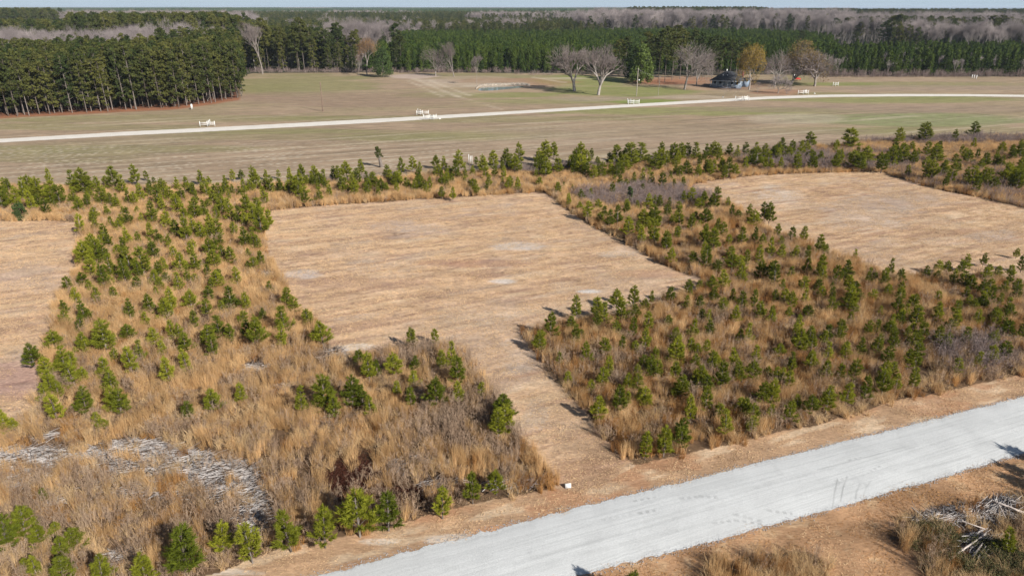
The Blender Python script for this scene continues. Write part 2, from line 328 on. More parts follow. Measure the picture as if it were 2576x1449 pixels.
lo = N.new('ShaderNodeMix'); lo.data_type = 'FLOAT'; lo.inputs[2].default_value = 1.0; L.new(ar.outputs['Fac'], lo.inputs[0]); L.new(mm.outputs[0], lo.inputs[3])
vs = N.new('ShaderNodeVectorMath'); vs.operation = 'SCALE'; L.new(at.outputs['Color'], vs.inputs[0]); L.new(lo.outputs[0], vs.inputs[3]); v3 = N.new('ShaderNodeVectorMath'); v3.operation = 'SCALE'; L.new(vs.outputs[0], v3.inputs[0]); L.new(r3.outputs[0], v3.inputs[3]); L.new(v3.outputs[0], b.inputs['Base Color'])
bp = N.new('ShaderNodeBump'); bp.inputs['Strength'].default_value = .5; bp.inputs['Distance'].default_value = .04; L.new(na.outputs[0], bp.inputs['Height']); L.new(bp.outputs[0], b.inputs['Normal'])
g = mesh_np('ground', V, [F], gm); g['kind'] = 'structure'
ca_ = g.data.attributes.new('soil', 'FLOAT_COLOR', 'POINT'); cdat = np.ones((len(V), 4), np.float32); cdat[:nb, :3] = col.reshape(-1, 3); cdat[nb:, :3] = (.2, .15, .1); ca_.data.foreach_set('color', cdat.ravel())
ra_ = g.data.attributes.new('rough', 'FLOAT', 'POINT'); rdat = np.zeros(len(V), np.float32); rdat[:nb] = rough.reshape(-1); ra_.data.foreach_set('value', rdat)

# ------------------------------------------------------------------ near gravel road and far lane
def road_mesh(name, up, lo, z, crown, m, n_al, n_ac, jit, tracks=None, extend=0):
    su = np.linspace(0, 1, n_al)
    def rs(pts):
        P = np.array(poly_world(pts)); d = np.r_[0, np.cumsum(np.hypot(*np.diff(P, axis=0).T))]; d /= d[-1]
        return np.stack([np.interp(su, d, P[:, 0]), np.interp(su, d, P[:, 1])], -1)
    a, b2 = rs(up), rs(lo)
    if extend:                                   # the road goes on past the survey, straight, at its full width
        dv = (a[60]-a[0]); dv /= np.linalg.norm(dv); nv = np.array([dv[1], -dv[0]]); i0 = int(np.argmin(np.abs(a[:, 0]-b2[0, 0])))
        wd_ = abs(np.dot(b2[0]-a[i0], nv)); c0 = a[0]; t1 = np.linspace(extend, 0, 160)[:-1, None]
        j0 = 0; e1 = c0 + nv*wd_; back = (b2[0]-e1) if np.dot(b2[0]-e1, dv) > 0 else nv*0
        if np.dot(b2[0]-e1, dv) > 0: n_b = 60; lead = e1 + (b2[0]-e1)*np.linspace(0, 1, n_b)[:-1, None]; bb = np.vstack([lead, b2])
        else: bb = b2
        dd_ = np.r_[0, np.cumsum(np.hypot(*np.diff(bb, axis=0).T))]; dd_ /= dd_[-1]; b2 = np.stack([np.interp(su, dd_, bb[:, 0]), np.interp(su, dd_, bb[:, 1])], -1)
        a = np.vstack([c0-dv*t1, a]); b2 = np.vstack([b2[0]-dv*t1, b2]); n_al = len(a); su = np.linspace(0, 1, n_al)
    L_ = np.hypot(*np.diff((a+b2)/2, axis=0).T).sum()
    s = np.linspace(0, 1, n_ac)
    P = a[:, None, :]*(1-s[None, :, None]) + b2[:, None, :]*s[None, :, None]
    dirv = (b2-a)/np.linalg.norm(b2-a, axis=1)[:, None]
    al = su*L_
    e0 = (fbm(al*.9, al*0+3, 51, 5)-.5)*jit*2 + (vn(al*5, al*0, 53)-.5)*.10; e1 = (vn(al*5, al*0, 54)-.5)*.10 + (fbm(al*.9, al*0+8, 52, 5)-.5)*jit*2
    P = P + dirv[:, None, :]*(e0[:, None]*(1-s[None, :])**6 + e1[:, None]*s[None, :]**6)[..., None]
    zz = z + crown*(1-(2*s[None, :]-1)**2)*np.ones((n_al, 1))
    V = np.concatenate([P, zz[..., None]], -1).reshape(-1, 3)
    idx = np.arange(n_al*n_ac).reshape(n_al, n_ac)
    F = np.stack([idx[:-1, :-1], idx[1:, :-1], idx[1:, 1:], idx[:-1, 1:]], -1).reshape(-1, 4)
    o = mesh_np(name, V, [F], m)
    at = o.data.attributes.new('rc', 'FLOAT_VECTOR', 'POINT')
    W_ = np.linalg.norm(b2-a, axis=1)
    rc = np.stack([np.repeat(al[:, None], n_ac, 1), s[None, :]*W_[:, None], np.repeat(s[None, :], n_al, 0)], -1)
    at.data.foreach_set('vector', rc.astype(np.float32).ravel())
    if tracks:
        Vx = V[:, 0]; Vy = V[:, 1]; wr = np.zeros(len(V))
        for (pts, wd, dash, am) in tracks:
            pw2 = np.array(poly_world(pts))
            for (q0, q1) in zip(pw2[:-1], pw2[1:]):
                dd = q1-q0; l2 = (dd**2).sum(); tt = np.clip(((Vx-q0[0])*dd[0]+(Vy-q0[1])*dd[1])/l2, 0, 1); ds = np.hypot(Vx-q0[0]-tt*dd[0], Vy-q0[1]-tt*dd[1])
                f_ = np.clip(1.3-ds/wd, 0, 1)*am*.62*(1 if not dash else (np.sin(tt*math.sqrt(l2)*14) > -.1))*(.5+vn(Vx*1.2, Vy*1.2, 5)); wr = np.maximum(wr, f_)
        wr += .05*np.clip((fbm(Vx*.8, Vy*.8, 77, 4)-.55)*6, 0, 1)
        aw = o.data.attributes.new('wear', 'FLOAT', 'POINT'); aw.data.foreach_set('value', np.clip(wr, -.3, .6).astype(np.float32))
    o['kind'] = 'structure'; return o, a, b2
def road_mat(name, c, c2, edge):
    m = bpy.data.materials.new(name); m.use_nodes = True; t = m.node_tree; N = t.nodes; L = t.links; b = N['Principled BSDF']
    b.inputs['Roughness'].default_value = .95; b.inputs['Specular IOR Level'].default_value = .1
    at = N.new('ShaderNodeAttribute'); at.attribute_name = 'rc'; sx = N.new('ShaderNodeSeparateXYZ'); L.new(at.outputs['Vector'], sx.inputs[0])
    mp = N.new('ShaderNodeMapping'); mp.inputs['Scale'].default_value = (.04, 2.2, 0); L.new(at.outputs['Vector'], mp.inputs[0])
    n1 = N.new('ShaderNodeTexNoise'); n1.inputs['Scale'].default_value = 1.6; n1.inputs['Detail'].default_value = 6; n1.inputs['Roughness'].default_value = .65; L.new(mp.outputs[0], n1.inputs[0])
    n2 = N.new('ShaderNodeTexNoise'); n2.inputs['Scale'].default_value = 14; n2.inputs['Detail'].default_value = 4; n2.inputs['Roughness'].default_value = .8; ge = N.new('ShaderNodeNewGeometry'); L.new(ge.outputs['Position'], n2.inputs[0])
    n3 = N.new('ShaderNodeTexNoise'); n3.inputs['Scale'].default_value = .35; n3.inputs['Detail'].default_value = 3; L.new(ge.outputs['Position'], n3.inputs[0])
    mix = N.new('ShaderNodeMix'); mix.data_type = 'RGBA'; mix.inputs[6].default_value = (*c, 1); mix.inputs[7].default_value = (*c2, 1)
    r = N.new('ShaderNodeMapRange'); r.inputs[1].default_value = .45; r.inputs[2].default_value = .68; L.new(n1.outputs[0], r.inputs[0]); L.new(r.outputs[0], mix.inputs[0])
    r2 = N.new('ShaderNodeMapRange'); r2.inputs[1].default_value = .25; r2.inputs[2].default_value = .75; r2.inputs[3].default_value = .80; r2.inputs[4].default_value = 1.18; L.new(n2.outputs[0], r2.inputs[0])
    r3 = N.new('ShaderNodeMapRange'); r3.inputs[1].default_value = .3; r3.inputs[2].default_value = .7; r3.inputs[3].default_value = .94; r3.inputs[4].default_value = 1.05; L.new(n3.outputs[0], r3.inputs[0])
    mu = N.new('ShaderNodeMath'); mu.operation = 'MULTIPLY'; L.new(r2.outputs[0], mu.inputs[0]); L.new(r3.outputs[0], mu.inputs[1])
    vm = N.new('ShaderNodeVectorMath'); vm.operation = 'SCALE'; L.new(mix.outputs[2], vm.inputs[0]); L.new(mu.outputs[0], vm.inputs[3])
    aw = N.new('ShaderNodeAttribute'); aw.attribute_name = 'wear'; v2 = N.new('ShaderNodeVectorMath'); v2.operation = 'SCALE'; iv = N.new('ShaderNodeMath'); iv.operation = 'SUBTRACT'; iv.inputs[0].default_value = 1; L.new(aw.outputs['Fac'], iv.inputs[1]); L.new(vm.outputs[0], v2.inputs[0]); L.new(iv.outputs[0], v2.inputs[3])
    L.new(v2.outputs[0], b.inputs['Base Color'])
    bp = N.new('ShaderNodeBump'); bp.inputs['Strength'].default_value = .55; bp.inputs['Distance'].default_value = .03; ad = N.new('ShaderNodeMath'); ad.operation = 'ADD'; L.new(n2.outputs[0], ad.inputs[0]); L.new(n1.outputs[0], ad.inputs[1]); L.new(ad.outputs[0], bp.inputs['Height']); L.new(bp.outputs[0], b.inputs['Normal'])
    return m
road, RA, RB = road_mesh('gravel_road', ROAD_UP, ROAD_LO, .02, .10, road_mat('crushed grey gravel', (.56, .57, .565), (.48, .49, .485), 0), 1500, 80, .28, tracks=[
    ([(1595,1262),(1655,1251)],.10,True,.32),([(1608,1294),(1650,1286)],.14,True,.32),([(1515,1311),(1585,1296)],.12,True,.22),([(1713,1257),(1760,1251),(1800,1254)],.16,True,.3),([(1795,1318),(1850,1311),(1912,1318)],.12,True,.4),([(1850,1297),(1885,1305),(1912,1312)],.16,True,.36),
    ([(1932,1286),(1990,1293)],.12,True,.35),([(2057,1184),(2322,1116)],.06,False,.3),([(2137,1161),(2165,1154)],.14,True,.3),([(2094,1280),(2098,1245),(2106,1208)],.05,False,.4),([(2114,1262),(2120,1230),(2130,1202)],.05,False,.42),([(2152,1255),(2154,1238),(2163,1219)],.06,False,.45),([(2172,1247),(2178,1228),(2189,1213)],.05,False,.35),
    ([(2104,1215),(2128,1206)],.16,True,.2),([(2160,1225),(2185,1216)],.16,True,.2),([(2170,1200),(2213,1175)],.10,True,.25),([(2282,1190),(2440,1150)],.12,False,.16),([(1450,1400),(1700,1335)],.2,False,.10),([(1300,1420),(1560,1345)],.2,False,.10),([(2000,1250),(2500,1110)],.2,False,.10),([(1900,1230),(2100,1180)],.15,False,.12)], extend=60)
lane, LA, LB = road_mesh('gravel_lane', LANE_UP, LANE_LO, .02, .03, road_mat('pale lane gravel', (.66, .62, .56), (.58, .53, .47), 0), 700, 8, .35)

# water of the pond, its sandy bank and the sea
def wmat(name, c, rough):
    m = bpy.data.materials.new(name); m.use_nodes = True; t = m.node_tree; b = t.nodes['Principled BSDF']
    b.inputs['Base Color'].default_value = (*c, 1); b.inputs['Roughness'].default_value = rough; b.inputs['IOR'].default_value = 1.33
    n = t.nodes.new('ShaderNodeTexNoise'); n.inputs['Scale'].default_value = 1.5; bp = t.nodes.new('ShaderNodeBump'); bp.inputs['Strength'].default_value = .08; ge = t.nodes.new('ShaderNodeNewGeometry')
    t.links.new(ge.outputs['Position'], n.inputs[0]); t.links.new(n.outputs[0], bp.inputs['Height']); t.links.new(bp.outputs[0], b.inputs['Normal']); return m
pond = [(1203,226),(1212,221),(1240,219.5),(1270,218.8),(1296,217.4),(1312,217.5),(1318,219.5),(1300,222.5),(1270,225.5),(1240,228.3),(1215,229),(1204,228)]
pw = poly_world(pond)
sp = []
for i in range(len(pw)):
    p0, p1, p2, p3 = (np.array(pw[(i+k) % len(pw)]) for k in (-1, 0, 1, 2))
    for q in np.linspace(0, 1, 5)[:-1]:
        sp.append(.5*((2*p1)+(-p0+p2)*q+(2*p0-5*p1+4*p2-p3)*q*q+(-p0+3*p1-3*p2+p3)*q**3))
mb = MB(); mb.add([(p[0], p[1], .012) for p in sp], [tuple(range(len(sp)))]); o = mb.build('pond_water', wmat('pond water', (.26, .29, .28), .08)); o['kind'] = 'structure'
# bank: a low eroded sandy rise along the far shore
sh = [(1196,226),(1205,219.5),(1225,217.2),(1250,216.2),(1275,215.2),(1300,214.4),(1322,214.4),(1334,217)]
W_ = np.array(poly_world(sh)); d = np.r_[0, np.cumsum(np.hypot(*np.diff(W_, axis=0).T))]; k = 90
q = np.linspace(0, d[-1], k); bxp = np.interp(q, d, W_[:, 0]); byp = np.interp(q, d, W_[:, 1])
prof = [(-1.2, .0), (-.3, .25), (.5, .65), (1.3, .85), (3.0, .8), (8.0, .02)]
V = []
for i in range(k):
    e = math.sin(math.pi*i/(k-1))**.4; jn = random.uniform(-.3, .3)
    for (dy_, dz_) in prof: V.append((bxp[i], byp[i]+dy_+jn*(dz_ > .1), max(0.01, dz_*e*random.uniform(.75, 1.15))))
idx = np.arange(k*6).reshape(k, 6); F = np.stack([idx[:-1, :-1], idx[1:, :-1], idx[1:, 1:], idx[:-1, 1:]], -1).reshape(-1, 4)
o = mesh_np('pond_bank', V, [F], mat('sandy bank', (.33, .28, .225), nscale=1.6, namt=.55, bump=.8)); o['kind'] = 'structure'
sea = [(XU(1830, 5200), 5200), (XU(2300, 3300), 3300), (XU(3600, 2900), 2900), (XU(4200, 29000), 29000), (XU(1790, 29000), 29000), (XU(1810, 9000), 9000)]
mb = MB(); mb.add([(p[0], p[1], .3) for p in sea], [tuple(range(len(sea)))]); o = mb.build('sea', wmat('sea water', (.10, .18, .24), .25)); o['kind'] = 'structure'
# ------------------------------------------------------------------ plant builders (numpy)
def rdir(n, up=0.0):
    d = RNG.normal(size=(n, 3)); d[:, 2] += up; return d/np.linalg.norm(d, axis=1)[:, None]
def leaf_tris(cent, size, asp=.5, up=0.0, dirs=None):
    """one triangle per centre: random orientation"""
    n = len(cent); a = rdir(n, up) if dirs is None else dirs; b = np.cross(a, rdir(n)); b /= np.maximum(np.linalg.norm(b, axis=1), 1e-6)[:, None]
    s = (size*RNG.uniform(.7, 1.3, n))[:, None] if np.isscalar(size) else size[:, None]
    V = np.stack([cent - b*s*asp*.5 - a*s*.4, cent + b*s*asp*.5 - a*s*.4, cent + a*s*.6], 1).reshape(-1, 3)
    return V
def tri_obj(name, V, m): return mesh_np(name, V, [np.arange(len(V)).reshape(-1, 3)], m, link=False)
def sapling_proto(k):
    """about 1 unit tall; whorled branches with bottle-brush needles"""
    rs = RNG; H = 1.0; mb = MB(); lean = rs.uniform(-.03, .03, 2)
    mb.tube((0, 0, 0), (lean[0]*.5, lean[1]*.5, .5), .018, .012, 5); mb.tube((lean[0]*.5, lean[1]*.5, .5), (lean[0], lean[1], .96), .012, .004, 5)
    cen = []; dirs = []
    nw = rs.integers(7, 10); wide = rs.uniform(.19, .33); thin = rs.uniform(.55, 1.1)
    def brush(p0, p1, n, l):
        d = np.array(p1)-np.array(p0); L_ = np.linalg.norm(d); d = d/L_
        tt = rs.uniform(.15, 1.02, n); c = np.array(p0)+tt[:, None]*d*L_
        dd = rdir(n)*.8 + d*1.0; dd /= np.linalg.norm(dd, axis=1)[:, None]
        cen.append(c+dd*l*.4); dirs.append(dd)
    for i in range(nw):
        z = .14 + .72*(i/(nw-1))**.95; z += rs.uniform(-.02, .02)
        ln = wide*(1.04-((z-.14)/.86))**.85 * rs.uniform(.7, 1.2)+.035
        nb_ = rs.integers(4, 6); ph = rs.uniform(0, 6.28)
        for j in range(nb_):
            a = ph + 6.283*j/nb_ + rs.uniform(-.3, .3); l = ln*rs.uniform(.65, 1.15); el = rs.uniform(.45, 1.0)
            q = z/1.0; p0 = np.array((lean[0]*q, lean[1]*q, z)); p1 = p0 + np.array((math.cos(a)*math.cos(el), math.sin(a)*math.cos(el), math.sin(el)))*l
            mb.tube(p0, p1, .005, .003, 3, False)
            brush(p0+(p1-p0)*.3, p1, int(thin*(16+62*l/.3)), .085)
            for s in (-1, 1):
                if l > .16:
                    a2 = a+s*rs.uniform(.5, .9); p2 = p0+(p1-p0)*rs.uniform(.4, .6); p3 = p2+np.array((math.cos(a2)*.75, math.sin(a2)*.75, .6))*l*.5
                    brush(p2, p3, int(thin*(10+30*l/.3)), .08)
    brush((lean[0]*.85, lean[1]*.85, .80), (lean[0], lean[1], 1.0), 46, .06)
    c = np.concatenate(cen); d = np.concatenate(dirs)
    V = leaf_tris(c, np.full(len(c), .085)*RNG.uniform(.8, 1.25, len(c)), .18, dirs=d)
    tr = mb.build('trunk', M['bark'], link=False); cr = tri_obj('crown', V, M['needle'])
    return tr, cr
def clump_cloud(centres, radii, per, size, asp=.6, flat=.7):
    c = np.repeat(centres, per, 0); r = np.repeat(radii, per)[:, None]; off = rdir(len(c))*(RNG.uniform(.25, 1, len(c))**.5)[:, None]*r; off[:, 2] *= flat
    return leaf_tris(c+off, size, asp, up=.5)
def pine_proto(H=18.0, base=.45, wid=2.6, nb=34, per=26, leaf=.55, m=None, top_round=.55):
    mb = MB(); lean = RNG.uniform(-.25, .25, 2); ks = 5
    pt = lambda q: (lean[0]*q*q*2, lean[1]*q*q*2, H*q)
    for i in range(ks): mb.tube(pt(i/ks), pt((i+1)/ks), .15*(1-.85*i/ks), .15*(1-.85*(i+1)/ks), 6, False)
    cs = []; rr = []
    for i in range(nb):
        q = base + (1-base)*((i+.5)/nb)**.9; z = H*q; t = (q-base)/(1-base)
        ln = wid*(math.sin(math.pi*min(1, .22+.78*t))**top_round)*RNG.uniform(.45, 1.1) + .25
        a = RNG.uniform(0, 6.28); el = RNG.uniform(-.1, .55); x0 = np.array(pt(q))
        p1 = x0+np.array((math.cos(a)*math.cos(el), math.sin(a)*math.cos(el), math.sin(el)))*ln
        mb.tube(x0, p1, .05, .02, 3, False)
        cs.append(p1); rr.append(RNG.uniform(.55, 1.0)*wid*.33)
        if ln > 1.2: cs.append(x0+(p1-x0)*.6+np.array((0, 0, .2))); rr.append(RNG.uniform(.4, .75)*wid*.33)
    for i in range(RNG.integers(3, 7)):       # dead lower stubs
        q = RNG.uniform(min(.2, base*.6), base); a = RNG.uniform(0, 6.28); x0 = np.array(pt(q)); mb.tube(x0, x0+np.array((math.cos(a), math.sin(a), .1))*RNG.uniform(.5, 1.6), .03, .01, 3, False)
    cs.append(np.array(pt(1))); rr.append(wid*.3)
    V = clump_cloud(np.array(cs), np.array(rr), per, leaf)
    return mb.build('trunk', M['bark'], link=False), tri_obj('crown', V, m or M['needle2'])
def cone_pine_proto(H=10.5, wid=1.7, nb=40, per=18, leaf=.5, m=None, base=.12):
    mb = MB(); mb.tube((0, 0, 0), (0, 0, H*.95), .11, .02, 5, False)
    q = base+(1-base)*((np.arange(nb)+.5)/nb); a = RNG.uniform(0, 6.28, nb); ln = wid*np.clip(1.12-((q-base)/(1-base)), 0, 1)**.7*RNG.uniform(.55, 1.1, nb)
    cs = np.stack([np.cos(a)*ln*.8, np.sin(a)*ln*.8, H*q], -1); cs = np.vstack([cs, [[0, 0, H*.97]], np.stack([q*0, q*0, H*q], -1)[::3]])
    rr = np.concatenate([np.full(nb, .62), [.4], np.full(len(q[::3]), .7)])*wid/1.9
    return mb.build('trunk', M['bark'], link=False), tri_obj('crown', clump_cloud(cs, rr, per, leaf, flat=.8), m or M['needle3'])
def bare_tree_proto(H=14.0, spread=.55, levels=6, fork=.28, kids=3, r0=.28, leafm=None, leafn=0, seed=1, upb=.35, tw=.035, twig_m=None, droop=0):
    rs = random.Random(seed); mb1 = MB(); mb2 = MB(); tips = []
    def rec(p, d, ln, r, lv):
        segs = 2 if lv < 3 else 1; q = Vector(p); dd = Vector(d)
        for s in range(segs):
            dd = (dd + Vector((rs.gauss(0, .10), rs.gauss(0, .10), rs.gauss(0, .06)+.04*(lv > 0)))).normalized()
            e = q + dd*(ln/segs); ra = r*(1-.3*s/segs); rb = r*(1-.3*(s+1)/segs)
            (mb1 if lv < 3 else mb2).tube(q, e, ra, rb, 6 if lv == 0 else (4 if lv < 3 else 3), False); q = e
        if lv >= levels: tips.append(tuple(q)); return
        n = kids + (1 if rs.random() < .35 else 0) if lv < levels-1 else kids
        for i in range(n):
            a = 6.283*(i+rs.uniform(-.3, .3))/n; sp = spread*rs.uniform(.55, 1.25) * (1 if lv > 0 else .9)
            o = dd.orthogonal().normalized(); o2 = dd.cross(o)
            nd = (dd*math.cos(sp) + (o*math.cos(a)+o2*math.sin(a))*math.sin(sp)); nd.z += upb*.3 - droop*(lv > 3); nd.normalize()
            st = q if (i < 2 or lv == 0) else Vector(p).lerp(q, rs.uniform(.45, .9))
            rec(st, nd, ln*rs.uniform(.62, .86) if lv > 0 else H*.235*rs.uniform(.85, 1.15), max(tw*.5, r*.70*rs.uniform(.75, 1)), lv+1)
    rec((0, 0, 0), (0, 0, 1), H*fork, r0, 0)
    t1 = mb1.build('trunk', M['twigbark'], link=False)
    V2 = np.concatenate(mb2.V); F4 = np.array(mb2.F[4]).reshape(-1, 4); mi = np.zeros(len(F4), int); mats = [twig_m or M['twig']]; Fs = [F4]
    if leafn:
        tp = np.array(tips); c = tp[RNG.integers(0, len(tp), leafn)] + RNG.normal(size=(leafn, 3))*.35
        lv = leaf_tris(c, .28, .8); n0 = len(V2); V2 = np.vstack([V2, lv]); ft = np.arange(len(lv)).reshape(-1, 3)+n0
        Fs = [F4, ft]; mi = np.concatenate([mi, np.ones(len(ft), int)]); mats.append(leafm)
    cr = mesh_np('crown', V2, Fs, mats, mi=mi, link=False)
    zs = V2[:, 2].max(); ws = np.ptp(V2[:, 0])
    return t1, cr, zs, ws
def leafy_proto(H, wid, n, m, shape, leaf=.5, per=30, trunk_r=.2):
    mb = MB(); mb.tube((0, 0, 0), (0, 0, H*.8), trunk_r, .05, 6, False); cs = []; 
    for i in range(n):
        q = RNG.uniform(.03, 1); a = RNG.uniform(0, 6.28); rad = wid*.5*shape(q)*RNG.uniform(.55, 1.0); z = H*(.05+.93*q)
        cs.append((math.cos(a)*rad, math.sin(a)*rad, z)); 
        if i % 3 == 0: mb.tube((0, 0, z*.85), cs[-1], .05, .02, 3, False)
    return mb.build('trunk', M['bark'], link=False), tri_obj('crown', clump_cloud(np.array(cs), np.full(n, wid*.13), per, leaf, flat=.8), m)
def joined(name, tr, cr):
    """prototype for a far wood: trunk and crown in one mesh"""
    vs, fs, mi, mats, n = [], [[], []], [[], []], [], 0
    for o in (tr, cr):
        me = o.data; V = np.empty(len(me.vertices)*3, np.float32); me.vertices.foreach_get('co', V); vs.append(V.reshape(-1, 3))
        base = len(mats); mats += list(me.materials)
        for p in me.polygons:
            k = len(p.vertices)
            if k in (3, 4): fs[k-3].append([i+n for i in p.vertices]); mi[k-3].append(base+p.material_index)
        n += len(me.vertices)
    return mesh_np(name, np.vstack(vs), [np.array(fs[0]).reshape(-1, 3), np.array(fs[1]).reshape(-1, 4)], mats, mi=np.array(mi[0]+mi[1]), link=False)
def blades(n, area, h, wd, lean, m, name, curve=.3, segs=2, tuft=None, hvar=.35):
    """grass patch: curved blades"""
    if tuft:
        tc = RNG.uniform(-area/2, area/2, (tuft, 2)); th = RNG.uniform(.7, 1.15, tuft); ti = RNG.integers(0, tuft, n)
        off = RNG.normal(size=(n, 2))*.07; base = tc[ti]+off; hh = h*th[ti]*RNG.uniform(1-hvar, 1.05, n); outd = off*1.6/ .07*.08
    else:
        base = RNG.uniform(-area/2, area/2, (n, 2)); hh = h*RNG.uniform(1-hvar, 1.1, n); outd = np.zeros((n, 2))
    a = RNG.uniform(0, 6.28, n); ld = np.stack([np.cos(a), np.sin(a)], -1)*lean*RNG.uniform(.2, 1, n)[:, None]*h + outd
    w2 = RNG.uniform(0, 6.28, n); wv = np.stack([np.cos(w2), np.sin(w2)], -1)*wd*.5
    Vs = []; S = segs+1
    for s in range(S):
        q = s/segs; c = base + ld*(q**(1+curve*2)); z = hh*(q if curve < .8 else math.sin(q*1.9)/math.sin(1.9) if q < 1 else 1.0); wq = (1-q*.85)
        Vs.append(np.stack([np.c_[c-wv*wq, z], np.c_[c+wv*wq, z]], 1))
    V = np.stack(Vs, 1).reshape(-1, 3); b0 = np.arange(n)[:, None]*S*2
    F = np.concatenate([np.stack([b0[:, 0]+2*s, b0[:, 0]+2*s+1, b0[:, 0]+2*s+3, b0[:, 0]+2*s+2], -1) for s in range(segs)])
    return mesh_np(name, V, [F], m, link=False)
def weed_proto(n, h, m, name, r=.22, tw=.011):
    mb_V = []; 
    st = RNG.normal(size=(n, 2))*r*.35; seg = []
    for i in range(n):
        p = np.array([*st[i], 0.]); d = np.array([*(st[i]*1.0+RNG.normal(size=2)*.10), 1.]); hh = h*RNG.uniform(.6, 1.1); e = p+d/np.linalg.norm(d)*hh; seg.append((p, e, tw))
        for j in range(9):
            q = RNG.uniform(.3, 1); b = p+(e-p)*q; dd = rdir(1, 1.0)[0]; e2 = b+dd*RNG.uniform(.12, .34)*h*.6; seg.append((b, e2, tw*.6))
            for k in range(2): seg.append((b+(e2-b)*.6, b+(e2-b)*.6+rdir(1, .8)[0]*.13*h, tw*.5))
    P = np.array([s[0] for s in seg]); E = np.array([s[1] for s in seg]); W = np.array([s[2] for s in seg])[:, None]
    d = E-P; b = np.cross(d, rdir(len(seg))); b /= np.maximum(np.linalg.norm(b, axis=1), 1e-6)[:, None]
    V = np.stack([P-b*W, P+b*W, E+b*W*.6, E-b*W*.6], 1).reshape(-1, 3)
    return mesh_np(name, V, [np.arange(len(V)).reshape(-1, 4)], m, link=False)

# ------------------------------------------------------------------ scattering of what nobody could count
def scatter(name, pts, protos, label, cat, sc=1.0, svar=.2, tilt=.0, rz=None, pick=None, scl=None, kind='stuff'):
    pts = np.asarray(pts, np.float32).reshape(-1, 3); n = len(pts)
    me = bpy.data.meshes.new(name); me.vertices.add(n); me.vertices.foreach_set('co', pts.ravel())
    rot = np.zeros((n, 3), np.float32); rot[:, 2] = RNG.uniform(0, 6.283, n) if rz is None else rz
    rot[:, 0] = RNG.normal(size=n)*tilt; rot[:, 1] = RNG.normal(size=n)*tilt
    if scl is None: s = (sc*RNG.uniform(1-svar, 1+svar, n))[:, None]*np.ones((1, 3)); s[:, 2] *= RNG.uniform(.9, 1.1, n)
    else: s = scl
    for nm, ty, dat, key in (('rot', 'FLOAT_VECTOR', rot, 'vector'), ('scl', 'FLOAT_VECTOR', s, 'vector')):
        at = me.attributes.new(nm, ty, 'POINT'); at.data.foreach_set(key, np.asarray(dat, np.float32).ravel())
    at = me.attributes.new('pick', 'INT', 'POINT'); at.data.foreach_set('value', (RNG.integers(0, len(protos), n) if pick is None else pick).astype(np.int32))
    o = bpy.data.objects.new(name, me); COL.objects.link(o)
    ng = bpy.data.node_groups.new(name, 'GeometryNodeTree'); ng.interface.new_socket('Geometry', in_out='INPUT', socket_type='NodeSocketGeometry'); ng.interface.new_socket('Geometry', in_out='OUTPUT', socket_type='NodeSocketGeometry')
    N = ng.nodes; L = ng.links; gi = N.new('NodeGroupInput'); go = N.new('NodeGroupOutput'); ip = N.new('GeometryNodeInstanceOnPoints'); jn = N.new('GeometryNodeJoinGeometry')
    for p in protos:
        oi = N.new('GeometryNodeObjectInfo'); oi.inputs['Object'].default_value = p; oi.inputs['As Instance'].default_value = True; L.new(oi.outputs['Geometry'], jn.inputs[0])
    def na(nm, ty):
        x = N.new('GeometryNodeInputNamedAttribute'); x.data_type = ty; x.inputs['Name'].default_value = nm; return [q for q in x.outputs if q.enabled and q.name == 'Attribute'][0]
    L.new(gi.outputs[0], ip.inputs['Points']); L.new(jn.outputs[0], ip.inputs['Instance']); ip.inputs['Pick Instance'].default_value = True
    L.new(na('pick', 'INT'), ip.inputs['Instance Index'])
    er = N.new('FunctionNodeEulerToRotation'); L.new(na('rot', 'FLOAT_VECTOR'), er.inputs[0]); L.new(er.outputs[0], ip.inputs['Rotation'])
    L.new(na('scl', 'FLOAT_VECTOR'), ip.inputs['Scale']); L.new(ip.outputs[0], go.inputs[0])
    md = o.modifiers.new('spread', 'NODES'); md.node_group = ng
    tag(o, label, cat, kind=kind); return o
def thing_from(name, parts, loc, rz, sc, label, cat, group=None):
    """a new thing: an Empty and a copy of each part (meshes shared)"""
    e = empty(name, loc, rz, sc, label=label, cat=cat, group=group)
    for p in parts:
        c = p.copy(); COL.objects.link(c); c.parent = e
    return e

# ------------------------------------------------------------------ prototypes
SAP = [sapling_proto(i) for i in range(12)]
SAPJ = [joined('sapling', *s) for s in SAP]
PINE = [pine_proto(18, (.18, .30, .24, .36, .14)[i], (2.3, 2.9, 2.5, 3.2, 2.2)[i], nb=50, per=20, top_round=(.5, .9, .6, 1.0, .5)[i]) for i in range(5)]
PINEJ = [joined('pine', *s) for s in PINE]
EDGE = [pine_proto(18, .10, 2.5, nb=54, per=20, top_round=.4) for i in range(3)]     # edge trees with low limbs
TALL = [pine_proto(24, (.42, .5, .36, .46)[i], 3.6, nb=40, per=26, leaf=.7) for i in range(4)]
TALLJ = [joined('tall pine', *s) for s in TALL]
YOUNG = [cone_pine_proto() for i in range(4)]
YOUNGJ = [joined('young pine', *s) for s in YOUNG]
HARD = [bare_tree_proto(H=20, spread=.33, levels=6, fork=.35, kids=3, r0=.2, seed=40+i, upb=.5, tw=.038, twig_m=M['twigfar']) for i in range(4)]
HARDJ = [joined('hardwood', h[0], h[1]) for h in HARD]; HARDH = [h[2] for h in HARD]; HB = float(np.mean(HARDH)); print('hardwood height', HARDH)
